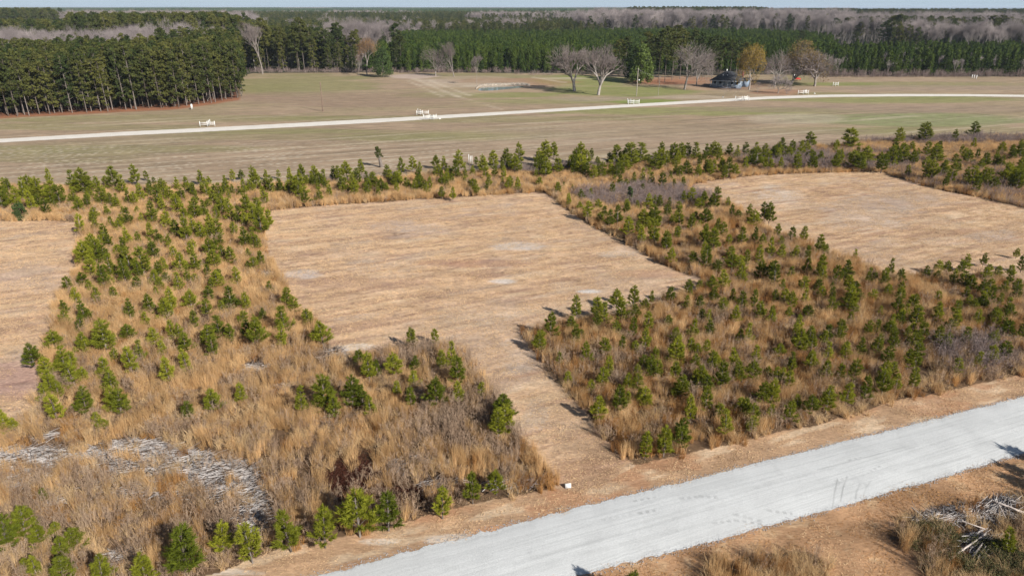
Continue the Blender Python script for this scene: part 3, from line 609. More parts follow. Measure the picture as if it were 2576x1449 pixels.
# ------------------------------------------------------------------ saplings, surveyed one by one: centre, top, foot (four units per survey unit, per panel)
PANELS = {
(0,362.4): "25,400,640 95,360,480 165,450,620 240,360,560 310,330,500 340,480,650 400,360,560 515,260,420 520,400,600 615,430,600 465,560,680 745,285,440 760,480,600 795,560,665 850,270,490 905,340,480 985,340,450 1025,450,600 895,510,580 1170,250,470 1235,330,490 1070,330,400 1085,620,710 1175,510,595 1300,480,590 1380,230,400 1430,410,565 1475,280,350 1560,345,420 1590,430,600 1640,560,660 1515,370,480 1660,380,470 1790,350,460 1710,450,560 1885,345,450 1950,400,520 1835,460,560 1805,530,700 1535,590,790 1695,690,850 1290,660,800 1240,640,700 1385,640,690 955,650,735 965,770,845 1115,745,820 1200,770,850 1055,820,930 1430,700,780 1960,560,750 2025,280,390 2080,380,520 2110,340,420 2060,580,720 2250,540,700 2270,330,420 2210,410,520 2345,270,350 2340,420,500 2430,270,340 2460,370,500 2475,520,680 2530,380,480 2340,560,760 2410,640,800 2470,680,820 2560,620,800 2190,640,760 1860,640,760 1780,780,920 1880,760,960 1950,740,880 2030,800,940 2120,720,880 2180,780,940 2360,800,900 2480,850,1020 2560,900,1030 820,720,880 940,920,1060 850,1000,1200 880,1060,1180 990,980,1150 930,1140,1310 1060,1040,1180 1100,900,1020 1120,1110,1330 1060,1240,1440 1290,860,1000 1250,960,1090 1190,1030,1110 1260,1060,1200 1320,1060,1260 1270,1180,1390 1450,1070,1300 1400,1200,1340 1400,900,1000 1530,800,960 1600,880,1000 1570,1000,1150 1530,960,1080 1700,930,1010 1760,1040,1150 1670,1170,1280 1600,1200,1320 1560,1290,1400 1610,1350,1449 1810,1110,1290 1930,1000,1130 1970,1120,1270 2110,960,1100 2170,960,1080 2160,1080,1230 2330,1050,1180 2500,1060,1120 2390,1260,1400 2190,1290,1430 2130,1370,1449 1800,1310,1449 1390,1350,1449 840,1310,1420 690,1350,1460 915,1390,1470 2560,1150,1240",
(644,362.4): "10,250,460 100,270,340 145,330,480 110,430,600 240,360,470 230,270,330 335,250,400 330,380,480 420,320,520 465,220,360 440,400,540 495,480,580 595,235,380 685,275,420 640,450,560 740,420,520 790,240,360 830,240,380 920,195,350 900,350,480 960,300,460 1060,170,300 1020,260,400 1120,290,440 990,390,500 1110,410,500 1180,300,420 1215,350,440 1230,450,515 1320,230,340 1465,150,290 1400,300,420 1580,145,270 1650,190,280 1535,370,450 1600,370,470 1650,330,430 1700,370,440 1750,340,450 1810,125,230 1800,240,330 1890,140,240 1870,280,420 1920,370,440 1870,440,520 2040,85,260 2010,180,350 2100,330,380 2155,370,425 2210,430,480 2215,140,200 2290,130,290 2180,230,310 2320,405,460 2385,90,250 2400,230,340 2500,65,220 2480,190,290 2560,120,260 2480,350,400 2540,350,450 1980,450,540 20,570,760 60,660,900 120,680,830 50,1090,1200 20,930,1040 135,1395,1460",
(1288,362.4): "80,10,200 30,140,290 60,350,460 330,-10,160 270,60,200 420,0,130 470,160,300 275,340,410 245,240,330 370,180,290 460,395,480 690,10,190 640,60,230 580,150,270 740,200,320 800,60,150 860,140,210 570,510,600 695,470,545 610,420,460 520,390,430 790,460,520 760,600,740 820,230,350 900,200,340 980,100,200 1000,240,310 1065,30,210 1150,10,170 1190,10,230 1285,10,200 1010,400,500 1030,320,370 1085,320,410 1150,360,410 1220,300,400 1310,260,400 1380,250,330 1400,300,420 1500,0,140 1545,100,200 1510,300,440 1460,180,260 1590,280,360 1630,360,430 1630,10,180 1700,10,160 1760,10,150 1680,230,330 1750,180,320 1840,0,160 1870,220,330 1950,20,160 2060,10,140 2110,170,300 1960,180,300 2180,10,120 2260,30,140 2340,0,120 2450,0,110 2540,10,100 1720,340,430 1310,410,470 870,570,650 930,640,720 985,680,810 1060,640,790 1170,750,900 1150,600,690 1260,580,640 1310,830,990 1320,670,810 1370,520,640 1440,640,820 1480,530,620 1430,780,980 1440,870,970 1560,620,700 1580,550,620 1560,900,1050 1600,1060,1180 1680,640,810 1720,490,580 1800,460,570 1680,590,650 1800,720,850 1900,560,640 1930,490,590 2030,460,640 1990,550,640 1940,660,800 1930,820,980 2030,870,1060 1950,1040,1220 1930,1000,1150 2070,760,860 2170,545,610 2210,620,700 2270,670,740 2180,920,990 2120,800,900 2380,620,720 2425,680,810 2540,610,780 2310,850,980 2440,850,970 2520,920,1010 2200,1040,1140 2210,1120,1240 2350,1080,1210 2300,1220,1340 2280,1140,1240 2480,1040,1180 2500,1180,1320 2120,1290,1430 2010,1340,1449 2330,1320,1380 1890,1380,1440 1780,1380,1455 1820,1100,1200 2060,1180,1260 2000,900,1030",
(1932,362.4): "120,20,110 60,30,120 200,40,150 430,70,170 520,85,190 380,90,160 290,110,160 670,0,80 820,90,140 950,130,230 1120,140,200 1190,100,190 1270,140,220 1350,80,170 1450,140,200 1500,50,130 1290,20,80 1400,225,320 1350,0,50 1570,150,280 1640,180,370 1720,70,160 1750,180,310 1830,200,400 1780,320,430 1870,110,200 1900,170,280 1940,20,100 1990,250,370 2050,240,420 2100,60,150 2140,250,410 2210,270,440 2290,70,160 2270,350,460 2300,130,220 2390,200,370 2340,130,230 2440,40,130 2450,270,400 2180,130,210 2540,140,230 2560,220,340 2100,300,420 10,610,790 95,820,910 235,850,960 355,840,960 510,930,1090 580,1020,1080 20,960,1120 130,940,1010 270,1040,1140 390,1040,1160 385,1160,1280 130,1020,1130 515,1130,1320 540,1240,1360 70,1200,1380 20,1200,1340 230,1250,1320 690,1240,1380 790,1190,1330 760,1260,1380 820,1340,1449 1010,1260,1370 1230,1170,1290 865,1070,1140 1170,1310,1400 1330,1270,1370 1340,1390,1460 1590,1240,1310 1710,1190,1270 1800,1190,1270 1860,1280,1390 1980,1130,1240 1930,1200,1290 2170,1110,1190 2180,1250,1350 2310,1240,1320 2440,1230,1300 2500,1060,1110 2500,1370,1460 2550,1130,1250 2230,1370,1460 140,1370,1460 350,1350,1460 640,1400,1465 1210,1420,1470 2370,1390,1470",
(0,724.7): "770,10,130 980,0,110 1150,0,80 1570,0,50 655,140,240 655,240,350 870,150,320 820,300,410 1310,130,280 1520,80,240 1725,20,200 1690,120,290 1925,40,180 1465,260,350 1965,240,380 2110,0,110 2090,130,240 2330,10,200 2240,140,230 2210,290,470 2450,250,340 2480,60,190 1070,350,620 1295,380,480 555,450,580 835,470,620 870,540,640 335,580,740 1560,420,540 1740,340,490 1810,380,500 2320,380,500 2100,400,560 2150,500,660 2080,430,520 1865,480,610 1640,540,650 1410,545,690 1330,620,830 1160,620,720 1890,630,800 1700,710,920 660,620,820 720,660,780 600,730,820 470,720,860 755,760,950 850,820,930 1050,730,910 1130,860,1020 1150,1000,1200 1210,1050,1240 530,860,1060 590,950,1060 460,980,1100 570,1100,1290 860,1030,1220 1890,1160,1260 2150,1040,1200 2425,980,1120 15,1220,1380 130,1320,1370 50,1300,1400 1030,1320,1390 970,1260,1310 2500,340,480",
(644,724.7): "320,10,150 375,110,210 70,215,300 20,330,580 290,190,400 250,380,580 525,220,340 680,345,550 1560,430,570 1805,425,520 1040,640,740 1140,670,890 1220,740,860 1390,670,850 1600,700,800 1585,850,950 1960,570,770 1870,650,780 2035,710,940 2040,960,1110 1815,930,1150 1415,950,1040 1560,1010,1150 2265,965,1050 2480,1080,1270 2440,1230,1430 2510,1200,1400 455,1010,1220 690,910,1200 620,1080,1210 790,1100,1270 970,930,1170 1080,1000,1150 1150,1100,1240",
(1288,724.7): "650,95,270 590,300,380 380,265,460 640,390,520 270,440,590 850,110,260 930,170,340 850,250,360 1050,30,180 1100,150,300 1220,0,160 1240,180,270 1400,40,120 1340,120,190 1580,0,110 1790,0,50 1050,340,430 1215,310,450 1370,260,400 1340,420,580 1570,290,350 1110,490,580 1640,410,520 1630,520,740 1690,600,740 1810,330,480 1985,340,440 1800,520,620 1870,570,640 2030,0,100 2210,20,140 2310,50,180 2430,30,170 2490,150,280 2120,110,210 2380,370,530 2240,200,320 1890,90,190 1760,90,180 1910,220,280 935,520,640 755,560,710 475,650,740 960,700,850 910,830,950 565,850,920 800,940,1010 1260,780,870 1400,700,870 1440,620,740 1170,870,980 1260,880,980 1640,760,880 1840,680,780 2010,650,790 1880,790,940 1950,900,1010 2100,770,980 2240,620,770 2280,750,910 2450,590,700 2420,750,890 1700,900,1050 1660,980,1060 1075,1020,1200 860,1090,1270 1280,1020,1090 1350,1090,1150 1950,1020,1210 1800,1110,1300 2420,1190,1310 2150,1250,1440 2410,1310,1400 1700,1330,1470 2540,970,1130",
(1932,724.7): "70,30,120 160,20,120 230,50,170 370,30,120 540,0,70 640,10,90 640,110,210 820,0,180 800,60,190 920,60,120 1050,30,100 1200,0,50 1330,0,70 1290,100,230 1440,90,190 1130,190,240 1480,200,360 1710,40,110 1990,0,70 2150,60,180 2230,0,140 2330,60,140 2490,0,100 1880,140,280 1700,190,320 1810,320,420 1880,250,400 1325,250,370 40,190,270 210,200,250 375,190,240 830,250,320 300,280,430 1000,340,450 1090,330,430 720,400,500 1550,360,500 1400,400,480 1450,470,570 1500,460,570 1980,410,540 2100,230,350 2260,210,340 2400,120,260 2430,180,280 2410,340,460 2250,450,540 2540,330,480 300,430,630 440,450,580 110,570,650 600,570,700 930,520,660 775,560,690 1270,430,580 1190,600,740 1480,580,760 1410,650,760 1160,760,900 1240,760,880 1150,850,1060 1290,880,990 420,630,780 230,660,800 570,750,890 720,780,900 870,740,890 970,910,1090 1460,820,960 2100,660,790 2240,600,740 2380,560,680 780,980,1130 590,1010,1190 20,950,1130 420,1090,1230 210,1150,1300 290,1090,1180 150,810,870 30,1180,1250 1900,720,830",
(0,1086.3): "60,890,1150 240,800,1020 400,960,1080 570,920,990 760,990,1120 620,1080,1240 1860,1000,1390 2240,980,1190 2530,960,1240 640,1290,1480 1030,1250,1490 1470,1260,1470 250,1290,1350 360,1270,1410 440,580,640",
(644,1086.3): "345,840,1130 690,800,1090 1040,610,980 1330,640,920 1875,580,800 2180,450,650 2420,410,560",
(1288,1086.3): "1340,30,210 1530,-20,180 1700,-30,110",
(1932,1086.3): "2400,1000,1160",
}
saps = []
EXTRA = [(2150,2576,356,500,46,2.6,4.2),(1950,2150,372,430,20,2.4,4.0),(1290,1950,395,450,70,2.4,4.2),(640,1290,444,485,60,1.8,3.0),(0,640,478,530,48,1.8,3.0),(1420,1780,500,640,24,1.4,2.6),(2000,2560,700,900,40,1.5,2.4),(1400,2000,800,1060,24,1.2,2.0),(230,640,560,720,26,1.4,2.4)]
for (ox, oy), s in PANELS.items():
    for it in s.split():
        a, b_, c = map(float, it.split(','))
        px, pt, pb = ox+a/4, oy+b_/4, oy+c/4
        hb = .55 if pb > 480 else .4
        X, Y = G(px, pb+1, hb); H = HT(pt-1, Y)
        saps.append(dict(px=px, pb=pb, X=X, Y=Y, H=max(1.0, min(6.8, H*1.10)), size=(c-b_)/4))
for (u0, u1, v0, v1, n_, h0, h1) in EXTRA:
    for k in range(n_):
        px, py = random.uniform(u0, u1), random.uniform(v0, v1)
        if not inside(px, py, THICK) or inside(px, py, CLEAR_C) or inside(px, py, CLEAR_R): continue
        X, Y = G(px, py, .4); h = random.uniform(h0, h1); saps.append(dict(px=px, pb=py, X=X, Y=Y, H=h, size=h*FOC/Y*.8))
# the belt and the thicket continue past both edges of the picture
for k in range(260):
    px = random.choice([random.uniform(-1100, -15), random.uniform(2600, 3150)]); py = random.uniform(400, 900)
    if px < 0: py = random.uniform(490, 570)-px*.03 if py < 700 else random.uniform(1200, 1400)
    if inside(px, py, CLEAR_L) or inside(px, py, CLEAR_R) or not inside(px, py, THICK): continue
    X, Y = G(px, py, .4); saps.append(dict(px=px, pb=py, X=X, Y=Y, H=random.uniform(1.6, 3.2), size=0))
def area(s):
    x, y = s['px'], s['pb']
    if y > 1340 and x < 1288 or (y > 1280 and 600 < x < 1320): return 'pine saplings along the front edge of the lower left thicket'
    if x < 660 and y > 555 and y < 860: return 'pine saplings in the grass strip between the left and central clearings'
    if x < 1320 and y > 860: return 'pine saplings in the brown thicket below the central clearing'
    if x < 1420 and y <= 555: return 'pine saplings in the grass belt behind the left and central clearings'
    if y < 470 and x < 1950: return 'tall pine saplings in the belt behind the clearings right of centre'
    if y < 500: return 'pine saplings in the belt behind the right hand clearing'
    if x > 1300 and y > 700: return 'pine saplings in the big thicket right of the cleared corridor'
    return 'pine saplings in the grass strip between the central and right hand clearings'
LBL = {
'pine saplings along the front edge of the lower left thicket': 'bright green {} pine sapling at the front edge of the lower left thicket',
'pine saplings in the grass strip between the left and central clearings': 'green {} pine sapling in the tan grass strip between left and central clearings',
'pine saplings in the brown thicket below the central clearing': 'green {} pine sapling in the brown thicket left of the cleared corridor',
'pine saplings in the grass belt behind the left and central clearings': 'green {} pine sapling in the grass belt behind the left and central clearings',
'tall pine saplings in the belt behind the clearings right of centre': 'dark green {} pine sapling in the belt along the pasture right of centre',
'pine saplings in the belt behind the right hand clearing': 'dark green {} pine sapling in the belt behind the right hand clearing',
'pine saplings in the big thicket right of the cleared corridor': 'green {} pine sapling in the orange brown thicket right of the cleared corridor',
'pine saplings in the grass strip between the central and right hand clearings': 'green {} pine sapling in the grass strip between central and right hand clearings'}
UNIQ = [(465,1423,'widest bush-like pine sapling at the bottom left edge by the road verge'),(560,1380,'second pine sapling right of the widest one in the front row'),(632,1390,'third sapling of the front row, pale grass directly on its right'),
 (730,1365,'narrow pine sapling right of the third one in the front row'),(816,1350,'sapling of the front row just left of the brightest one'),(904,1325,'tallest and brightest lime green sapling below the dark needle heap'),
 (976,1310,'sapling immediately right of the brightest lime green one'),(1113,1282,'small sapling alone in dead grass left of the two last front row ones'),(1189,1245,'second last sapling of the front row toward the white sign'),(1249,1222,'last small sapling of the front row toward the white sign'),
 (15,1370,'green sapling cut by the left picture edge near the bottom'),(60,1340,'broad sapling beside the one cut by the left edge near the bottom'),(190,1362,'upper sapling of the pair in dead grass at bottom left'),(155,1395,'lower sapling of the pair in dead grass at bottom left'),
 (1264,1065,'tall sapling at the left edge of the cleared corridor, nearest the clearing floor'),(816,1005,'large dark green sapling in the middle of the lower left thicket'),(757,1030,'round sapling just left of the large dark one in the lower thicket'),(886,1000,'sapling right of the large dark one with black shadow between them'),(931,1028,'low wide sapling rightmost of the dark cluster in the lower thicket'),
 (1034,860,'small lone sapling with its shadow on the straw at the bottom of the central clearing'),(1095,852,'small dark sapling right of the lone one at the bottom of the central clearing'),
 (813,860,'sapling standing at the lower left corner of the central clearing'),(775,808,'small pale sapling on the left rim of the central clearing'),(1450,790,'pointed sapling throwing a long shadow onto the central clearing'),(1383,838,'full sapling at the left tip of the right thicket'),(1355,870,'yellow green sapling at the corridor corner of the right thicket'),
 (1593,763,'pale sapling standing clear of grass on the lower rim of the central clearing'),(1682,750,'rounded sapling with bare foot on the lower rim of the central clearing'),(1638,750,'smallest sapling on the bare rim right of the pale one'),
 (205,580,'dark sapling at the top right corner of the left clearing'),(173,740,'yellow green sapling alone on the right rim of the left clearing'),(84,908,'pale sapling standing in the left clearing edge near the left picture side'),
 (2415,640,'sparse sapling leaning on the bare lower rim of the right hand clearing'),(2066,630,'dark leaning sapling at the lower left rim of the right hand clearing'),(2148,646,'tiny sapling on the lower rim of the right hand clearing'),(2532,1372,'green sapling half hidden in the thicket at the bottom right corner')]
for s in saps: s['lab'] = None
for (x, y, l) in UNIQ:
    c = [s for s in saps if s['size'] > 0 and s['lab'] is None]; s = min(c, key=lambda s: math.hypot(s['px']-x, (s['pb']-y))); s['lab'] = l; s['size'] += 100
saps.sort(key=lambda s: -s['size'])
rest_p, rest_s = [], []
AN = {'pine saplings along the front edge of the lower left thicket': 'front of lower left thicket', 'pine saplings in the grass strip between the left and central clearings': 'strip left of central clearing',
'pine saplings in the brown thicket below the central clearing': 'lower left thicket', 'pine saplings in the grass belt behind the left and central clearings': 'left back belt', 'tall pine saplings in the belt behind the clearings right of centre': 'centre back belt',
'pine saplings in the belt behind the right hand clearing': 'right back belt', 'pine saplings in the big thicket right of the cleared corridor': 'thicket right of corridor', 'pine saplings in the grass strip between the central and right hand clearings': 'strip between the right clearings'}
cells = {}
for s in saps[:297]:
    s['area'] = area(s)
    if not s['lab']: cells.setdefault(s['area'], []).append(s)
ORD = ['leftmost', 'second from left', 'third from left', 'fourth from left', 'fifth from left', 'sixth from left', 'seventh from left', 'eighth from left', 'ninth from left', 'tenth from left', 'eleventh from left', 'twelfth from left', 'thirteenth from left', 'fourteenth from left', 'fifteenth from left', 'sixteenth from left', 'seventeenth from left', 'eighteenth from left']
for g, L_ in cells.items():
    x0, x1 = min(s['px'] for s in L_), max(s['px'] for s in L_); y0, y1 = min(s['pb'] for s in L_), max(s['pb'] for s in L_); sub = {}
    nx = 3 if x1-x0 > 120 else 1; ny = 3 if y1-y0 > 40 else 1
    for s in L_:
        cx = min(nx-1, int((s['px']-x0)/(x1-x0+1e-6)*nx)); cy = min(ny-1, int((s['pb']-y0)/(y1-y0+1e-6)*ny)); sz = 'tall' if s['H'] > 2.7 else ('small' if s['H'] < 1.8 else 'medium'); sub.setdefault((cx, cy, sz), []).append(s)
    for (cx, cy, sz), q in sub.items():
        q.sort(key=lambda s: s['px']); where = (['upper', 'middle', 'lower'][cy]+' ' if ny > 1 else '')+(['left', 'centre', 'right'][cx] if nx > 1 else 'part')
        for k, s in enumerate(q): s['lab'] = '%s green sapling%s, %s of the %s' % (sz, (' '+ORD[min(k, 17)]) if len(q) > 1 else '', where, AN[g])
for i, s in enumerate(saps):
    wv = s['H']*random.uniform(.80, 1.25)*(1.15 if s['H'] < 2.2 else 1.0)
    if s['lab'] and 'wide' in s['lab']: wv *= 1.15
    if i < 297:
        g = area(s); a = 'tall' if s['H'] > 2.9 else ('small' if s['H'] < 1.7 else 'mid sized')
        p = SAP[i % 12]
        if s['pb'] < 440 and 1290 < s['px'] < 2576: wv *= 1.3
        e_ = thing_from('pine_sapling', p, (s['X'], s['Y'], 0), random.uniform(0, 6.28), (wv, wv, s['H']), s['lab'], 'pine sapling', s['area']); e_.rotation_euler[0] = R(random.gauss(0, 3)); e_.rotation_euler[1] = R(random.gauss(0, 3))
    else: rest_p.append((s['X'], s['Y'], 0)); rest_s.append((wv, wv, s['H']))
scatter('distant_pine_saplings', rest_p, SAPJ, 'many small green pine saplings dotted through the grass beyond the nearer ones', 'pine saplings', scl=np.array(rest_s))
# the leaning, flat topped pine that stands above the belt
tr, cr = cone_pine_proto(H=1, wid=.22, nb=16, per=26, leaf=.07, m=M['needle2'], base=.5)
X, Y = G(644+1265/4, 362.4+235/4); H = HT(362.4+28/4, Y)
e = thing_from('lopsided_pine', (tr, cr), (X, Y, 0), 0, H, 'tall lopsided pine leaning left above the belt with bare lower stem', 'pine tree'); e.rotation_euler = (0, R(-9), .3)
for (px, pt_, pb, wd, lab) in [(2322, 308, 356, .55, 'round dark pine bush standing tallest in the belt at upper right'), (2447, 306, 345, .42, 'narrow dark pine standing alone right of the round dark bush'), (2134, 322, 374, .62, 'widest dark pine clump in the belt left of the round bush'), (2259, 321, 362, .4, 'pointed dark pine between the widest clump and the round bush'), (2034, 332, 372, .5, 'dark pine pair standing against pale field left of the widest clump')]:
    X, Y = G(px, pb+4); H = HT(pt_, Y); tr, cr = SAP[int(px) % 7]; thing_from('dark_pine', (tr, cr), (X, Y, 0), random.uniform(0, 6), (H*wd*3.1, H*wd*3.1, H), lab, 'pine tree')
# round dark evergreen shrub at the upper left
for (px, pt_, pb, wd, m_, lab) in [(54, 512, 552, 15, 'cedar', 'low round dark evergreen shrub at the back edge of the left clearing'), (1583, 470, 512, 7.5, 'cedar', 'grey green rounded shrub among mauve brush between the clearings')]:
    X, Y = G(px, pb); H = HT(pt_, Y); Wm = wd*.2*1.2 if False else (2*wd*Y/FOC*1.1)
    tr, cr = leafy_proto(H, Wm*1.0, 60, M[m_], lambda q: math.sqrt(max(0, 1-(q-.35)**2*2)), leaf=.16, per=60, trunk_r=.06)
    thing_from('evergreen_shrub', (tr, cr), (X, Y, 0), 0, 1, lab, 'shrub')

# ------------------------------------------------------------------ dry grass, weeds, brush
P_A = [blades(190, 1.05, 1.2, .016, .16, M['grassA'], 'broomsedge', tuft=5) for i in range(4)]
P_O = [blades(170, 1.05, 1.05, .015, .22, M['grassO'], 'orange grass', tuft=5) for i in range(3)]
P_B = [blades(170, 1.1, 1.0, .017, .75, M['grassB'], 'straw', curve=.6, tuft=4, segs=3) for i in range(3)]
P_W = [weed_proto(16, 1.25, M['weed'], 'weed', r=.75) for i in range(4)]
P_K = [weed_proto(18, 1.7, M['brush'], 'brush', r=.9, tw=.012) for i in range(3)]
def world_jitter(step, x0, x1, y0, y1):
    X, Y = np.meshgrid(np.arange(x0, x1, step), np.arange(y0, y1, step)); X = X.ravel(); Y = Y.ravel()
    return X+RNG.uniform(-.5, .5, len(X))*step, Y+RNG.uniform(-.5, .5, len(Y))*step
DEN = .72
X, Y = world_jitter(DEN, -190, 170, 20, 190)
U, Vv = UV(X, Y)
jx = (fbm(X*.5, Y*.5, 60)-.5)*30*np.clip(45/Y, .2, 1.2); jy = (fbm(X*.5, Y*.5, 61)-.5)*24*np.clip(45/Y, .15, 1.2)**1.5
Uj, Vj = U+jx, Vv+jy
inT = (inside(Uj, Vj, THICK) | inside(Uj, Vj, THICK_R) | inside(Uj, Vj, THICK_R2)) & ~inside(Uj, Vj, CLEAR_C) & ~inside(Uj, Vj, CLEAR_L) & ~inside(Uj, Vj, CLEAR_R) & (U > -1300) & (U < 3050)
def zone(cx, cy, rx, ry): return np.clip(1.6-((U-cx)/rx)**2-((Vv-cy)/ry)**2, 0, 1)
gap = fbm(X*.45, Y*.45, 62, 4); n_w = fbm(X*.09, Y*.09, 63, 3); n_b = fbm(X*.16, Y*.16, 64, 3)
slash = np.maximum.reduce([zone(70, 1150, 150, 26), zone(330, 1150, 150, 40), zone(520, 1180, 110, 50), zone(585, 1225, 60, 45), zone(310, 1410, 40, 30), zone(840, 897, 32, 18), zone(645, 925, 45, 12), zone(705, 975, 30, 8), zone(640, 1290, 36, 70), zone(2440, 1292, 140, 34)*1.2, zone(2450, 1372, 60, 42)*1.2, zone(645,687,30,8), zone(150,1095,60,8), zone(2080,-1,1,1)])
dark = np.maximum.reduce([zone(885, 1205, 62, 50), zone(1020, 1250, 36, 20)])
gapthr = .25 + .09*((Vv > 1120) & (U > 680) & (U < 1400)) + .06*((U > 1330) & (Vv > 560)) - .2*(inside(U, Vv, THICK_R) | inside(U, Vv, THICK_R2))
keep = inT & (gap > gapthr) & (RNG.random(len(X)) > slash*.78) & (RNG.random(len(X)) > dark*.9)
pw_ = .10+.0*U
pw_ = np.where((Vv > 860) & (U < 1330), .22+.6*sstep(.40, .62, n_w)*sstep(480, 700, U) + .25*(Vv > 1180), pw_)
pw_ = np.where((U > 1300) & (Vv > 560), .07+.16*sstep(.50, .64, n_w), pw_)
pw_ = np.where((U > 2300) & (Vv > 850), .45, pw_)
pk = np.maximum.reduce([zone(2100, 410, 220, 22)*.35, zone(1620, 500, 150, 24)*.65, zone(2000, 405, 130, 22)*.5, zone(2450, 480, 300, 60)*.12, zone(2350, 356, 260, 9)*.6, zone(1640, 400, 60, 10)*.6, zone(760, 452, 200, 12)*.7, zone(1250, 425, 260, 12)*.8, zone(1330, 1395, 1, 1), zone(2440, 900, 90, 50)*.5])
po = np.where((U > 1300) & (Vv > 560), .46, .08) + .25*sstep(.5, .7, n_b)*(Vv > 1000)
thr_ = inside(U, Vv, THICK_R) | inside(U, Vv, THICK_R2); po = np.where(thr_, .8, po); pw_ = np.where(thr_, .08, pw_)
pb_ = .16 + .22*((Vv > 1000) & (U < 700)) + .06*(U > 1330) + .5*((U > 1950) & (Vv > np.interp(U, [1580, 1850, 2092, 2357, 2576], [1125, 1075, 1010, 925, 880])))
rr = RNG.random(len(X)); typ = np.where(rr < pk, 3, 0); rr2 = RNG.random(len(X)); typ = np.where((typ == 0) & (rr2 < pw_), 2, typ)
rr3 = RNG.random(len(X)); typ = np.where((typ == 0) & (rr3 < pb_), 1, typ); typ = np.where((typ == 0) & (RNG.random(len(X)) < po), 4, typ)
hsc = (.48+1.05*fbm(X*.42, Y*.42, 66, 4))*np.where(Vv < 560, .92, 1.0)
for tv, nm, pr, lab, cat in [(0, 'broomsedge_grass', P_A, 'tall tan broomsedge grass filling the strips around the clearings', 'grass'), (1, 'pale_straw_grass', P_B, 'pale arching straw coloured grass clumps', 'grass'), (2, 'dead_weeds', P_W, 'grey brown dead weed stems in the thickets', 'weeds'), (3, 'mauve_brush', P_K, 'mauve grey leafless brush in the belts', 'brush'), (4, 'orange_grass', P_O, 'orange brown dead grass in the right hand thicket', 'grass')]:
    mk = keep & (typ == tv); n = mk.sum(); s = hsc[mk]*RNG.uniform(.8, 1.15, n)
    scatter(nm, np.stack([X[mk], Y[mk], np.zeros(n)], -1), pr, lab, cat, scl=np.stack([np.full(n, .95), np.full(n, .95), s], -1), tilt=.08)
# straw litter on everything that was mown
P_S = []
for i in range(4):
    n = 230; c = np.c_[RNG.uniform(-1, 1, (n, 2)), RNG.uniform(.01, .05, n)]; a = RNG.uniform(0, 6.28, n); d = np.c_[np.cos(a), np.sin(a), RNG.uniform(-.1, .35, n)]; d /= np.linalg.norm(d, axis=1)[:, None]
    P_S.append(tri_obj('straw bits', leaf_tris(c, RNG.uniform(.06, .19, n), .15, dirs=d), M['straw']))
X2, Y2 = world_jitter(1.25, -150, 170, 22, 170); U2, V2 = UV(X2, Y2)
bel = V2 > np.interp(U2, [p[0] for p in THICK[:14]], [p[1] for p in THICK[:14]])
rd = (V2 > np.interp(U2, [p[0] for p in ROAD_UP], [p[1] for p in ROAD_UP])-8) & (V2 < np.interp(U2, [p[0] for p in ROAD_LO], [p[1] for p in ROAD_LO])+8)
mk = bel & ~rd & (~inside(U2, V2, THICK) | inside(U2, V2, CLEAR_C) | inside(U2, V2, CLEAR_L) | inside(U2, V2, CLEAR_R)) & ~inside(U2, V2, THICK_R) & (U2 > -900) & (U2 < 2900) & (fbm(X2*.3, Y2*.3, 70, 3) > .34) & ~((U2 < 800) & (V2 > 1449))
mk2 = mk & (V2 < np.interp(U2, [p[0] for p in ROAD_LO], [p[1] for p in ROAD_LO]))
scatter('straw_litter', np.stack([X2[mk2], Y2[mk2], np.full(mk2.sum(), .005)], -1), P_S, 'pale cut straw lying over the mown clearings', 'straw', sc=1.0, svar=.2)
# second sort of litter, browner, beyond the road
mk3 = mk & ~mk2; P_S2 = []
for p in P_S[:2]:
    q = p.copy(); q.data = p.data.copy(); q.data.materials[0] = M['grassO']; P_S2.append(q)
scatter('brown_litter', np.stack([X2[mk3], Y2[mk3], np.full(mk3.sum(), .005)], -1), P_S2+P_S[:1], 'brown chopped litter on the ground below the gravel road', 'litter', sc=1.0, svar=.2)
# dead needles
n = 10000; c = []
while len(c) < n:
    u0, v0 = (random.gauss(888, 50), random.gauss(1205, 38)) if random.random() < .75 else (random.gauss(1020, 26), random.gauss(1252, 12))
    if random.random() < .1: u0, v0 = random.gauss(825, 16), random.gauss(915, 10)
    x, y = G(u0, v0); c.append((x, y, random.uniform(.02, .30)))
c = np.array(c); o = mesh_np('dead_needles', leaf_tris(c, .30, .10, up=.2), [np.arange(3*n).reshape(-1, 3)], M['needlebrown']); tag(o, 'dark red brown heap of dead needles in the lower left thicket', 'dead needles', kind='stuff')
# slash: weathered sticks lying in swathes along the contour
def sticks(name, zones, label, lmin=.5, lmax=2.4, rmin=.008, rmax=.030, dens=1.8, angd=None, av=.42):
    mb = MB(); md_ = MB()
    for (cx, cy, rx, ry, n, zt) in zones:
        for k in range(int(n*dens)):
            while True:
                a, b_ = random.uniform(-1, 1), random.uniform(-1, 1)
                if a*a+b_*b_ < 1: break
            x, y = G(cx+a*rx, cy+b_*ry); l = random.uniform(lmin, lmax)*random.uniform(.5, 1); th = random.gauss(angd, av) if random.random() < .8 else random.uniform(0, 3.14)
            z = random.uniform(.03, zt)*(1-.5*(a*a+b_*b_)); dz = random.gauss(0, .12)*l; r = random.uniform(rmin, rmax)
            (md_ if random.random() < .34 else mb).tube((x-math.cos(th)*l/2, y-math.sin(th)*l/2, max(.02, z-dz/2)), (x+math.cos(th)*l/2, y+math.sin(th)*l/2, max(.03, z+dz/2)), r, r*.5, 4)
    tag(md_.build(name+'_shaded', M['darkstick']), label.replace('silvery', 'dark').replace('grey', 'dark'), 'sticks', kind='stuff')  # these sticks carry the shade inside the debris in their colour
    o = mb.build(name, M['stick']); tag(o, label, 'sticks', kind='stuff'); return o
ra0, ra1 = G(0, 1165), G(170, 1130); sang = math.atan2(ra1[1]-ra0[1], ra1[0]-ra0[0])
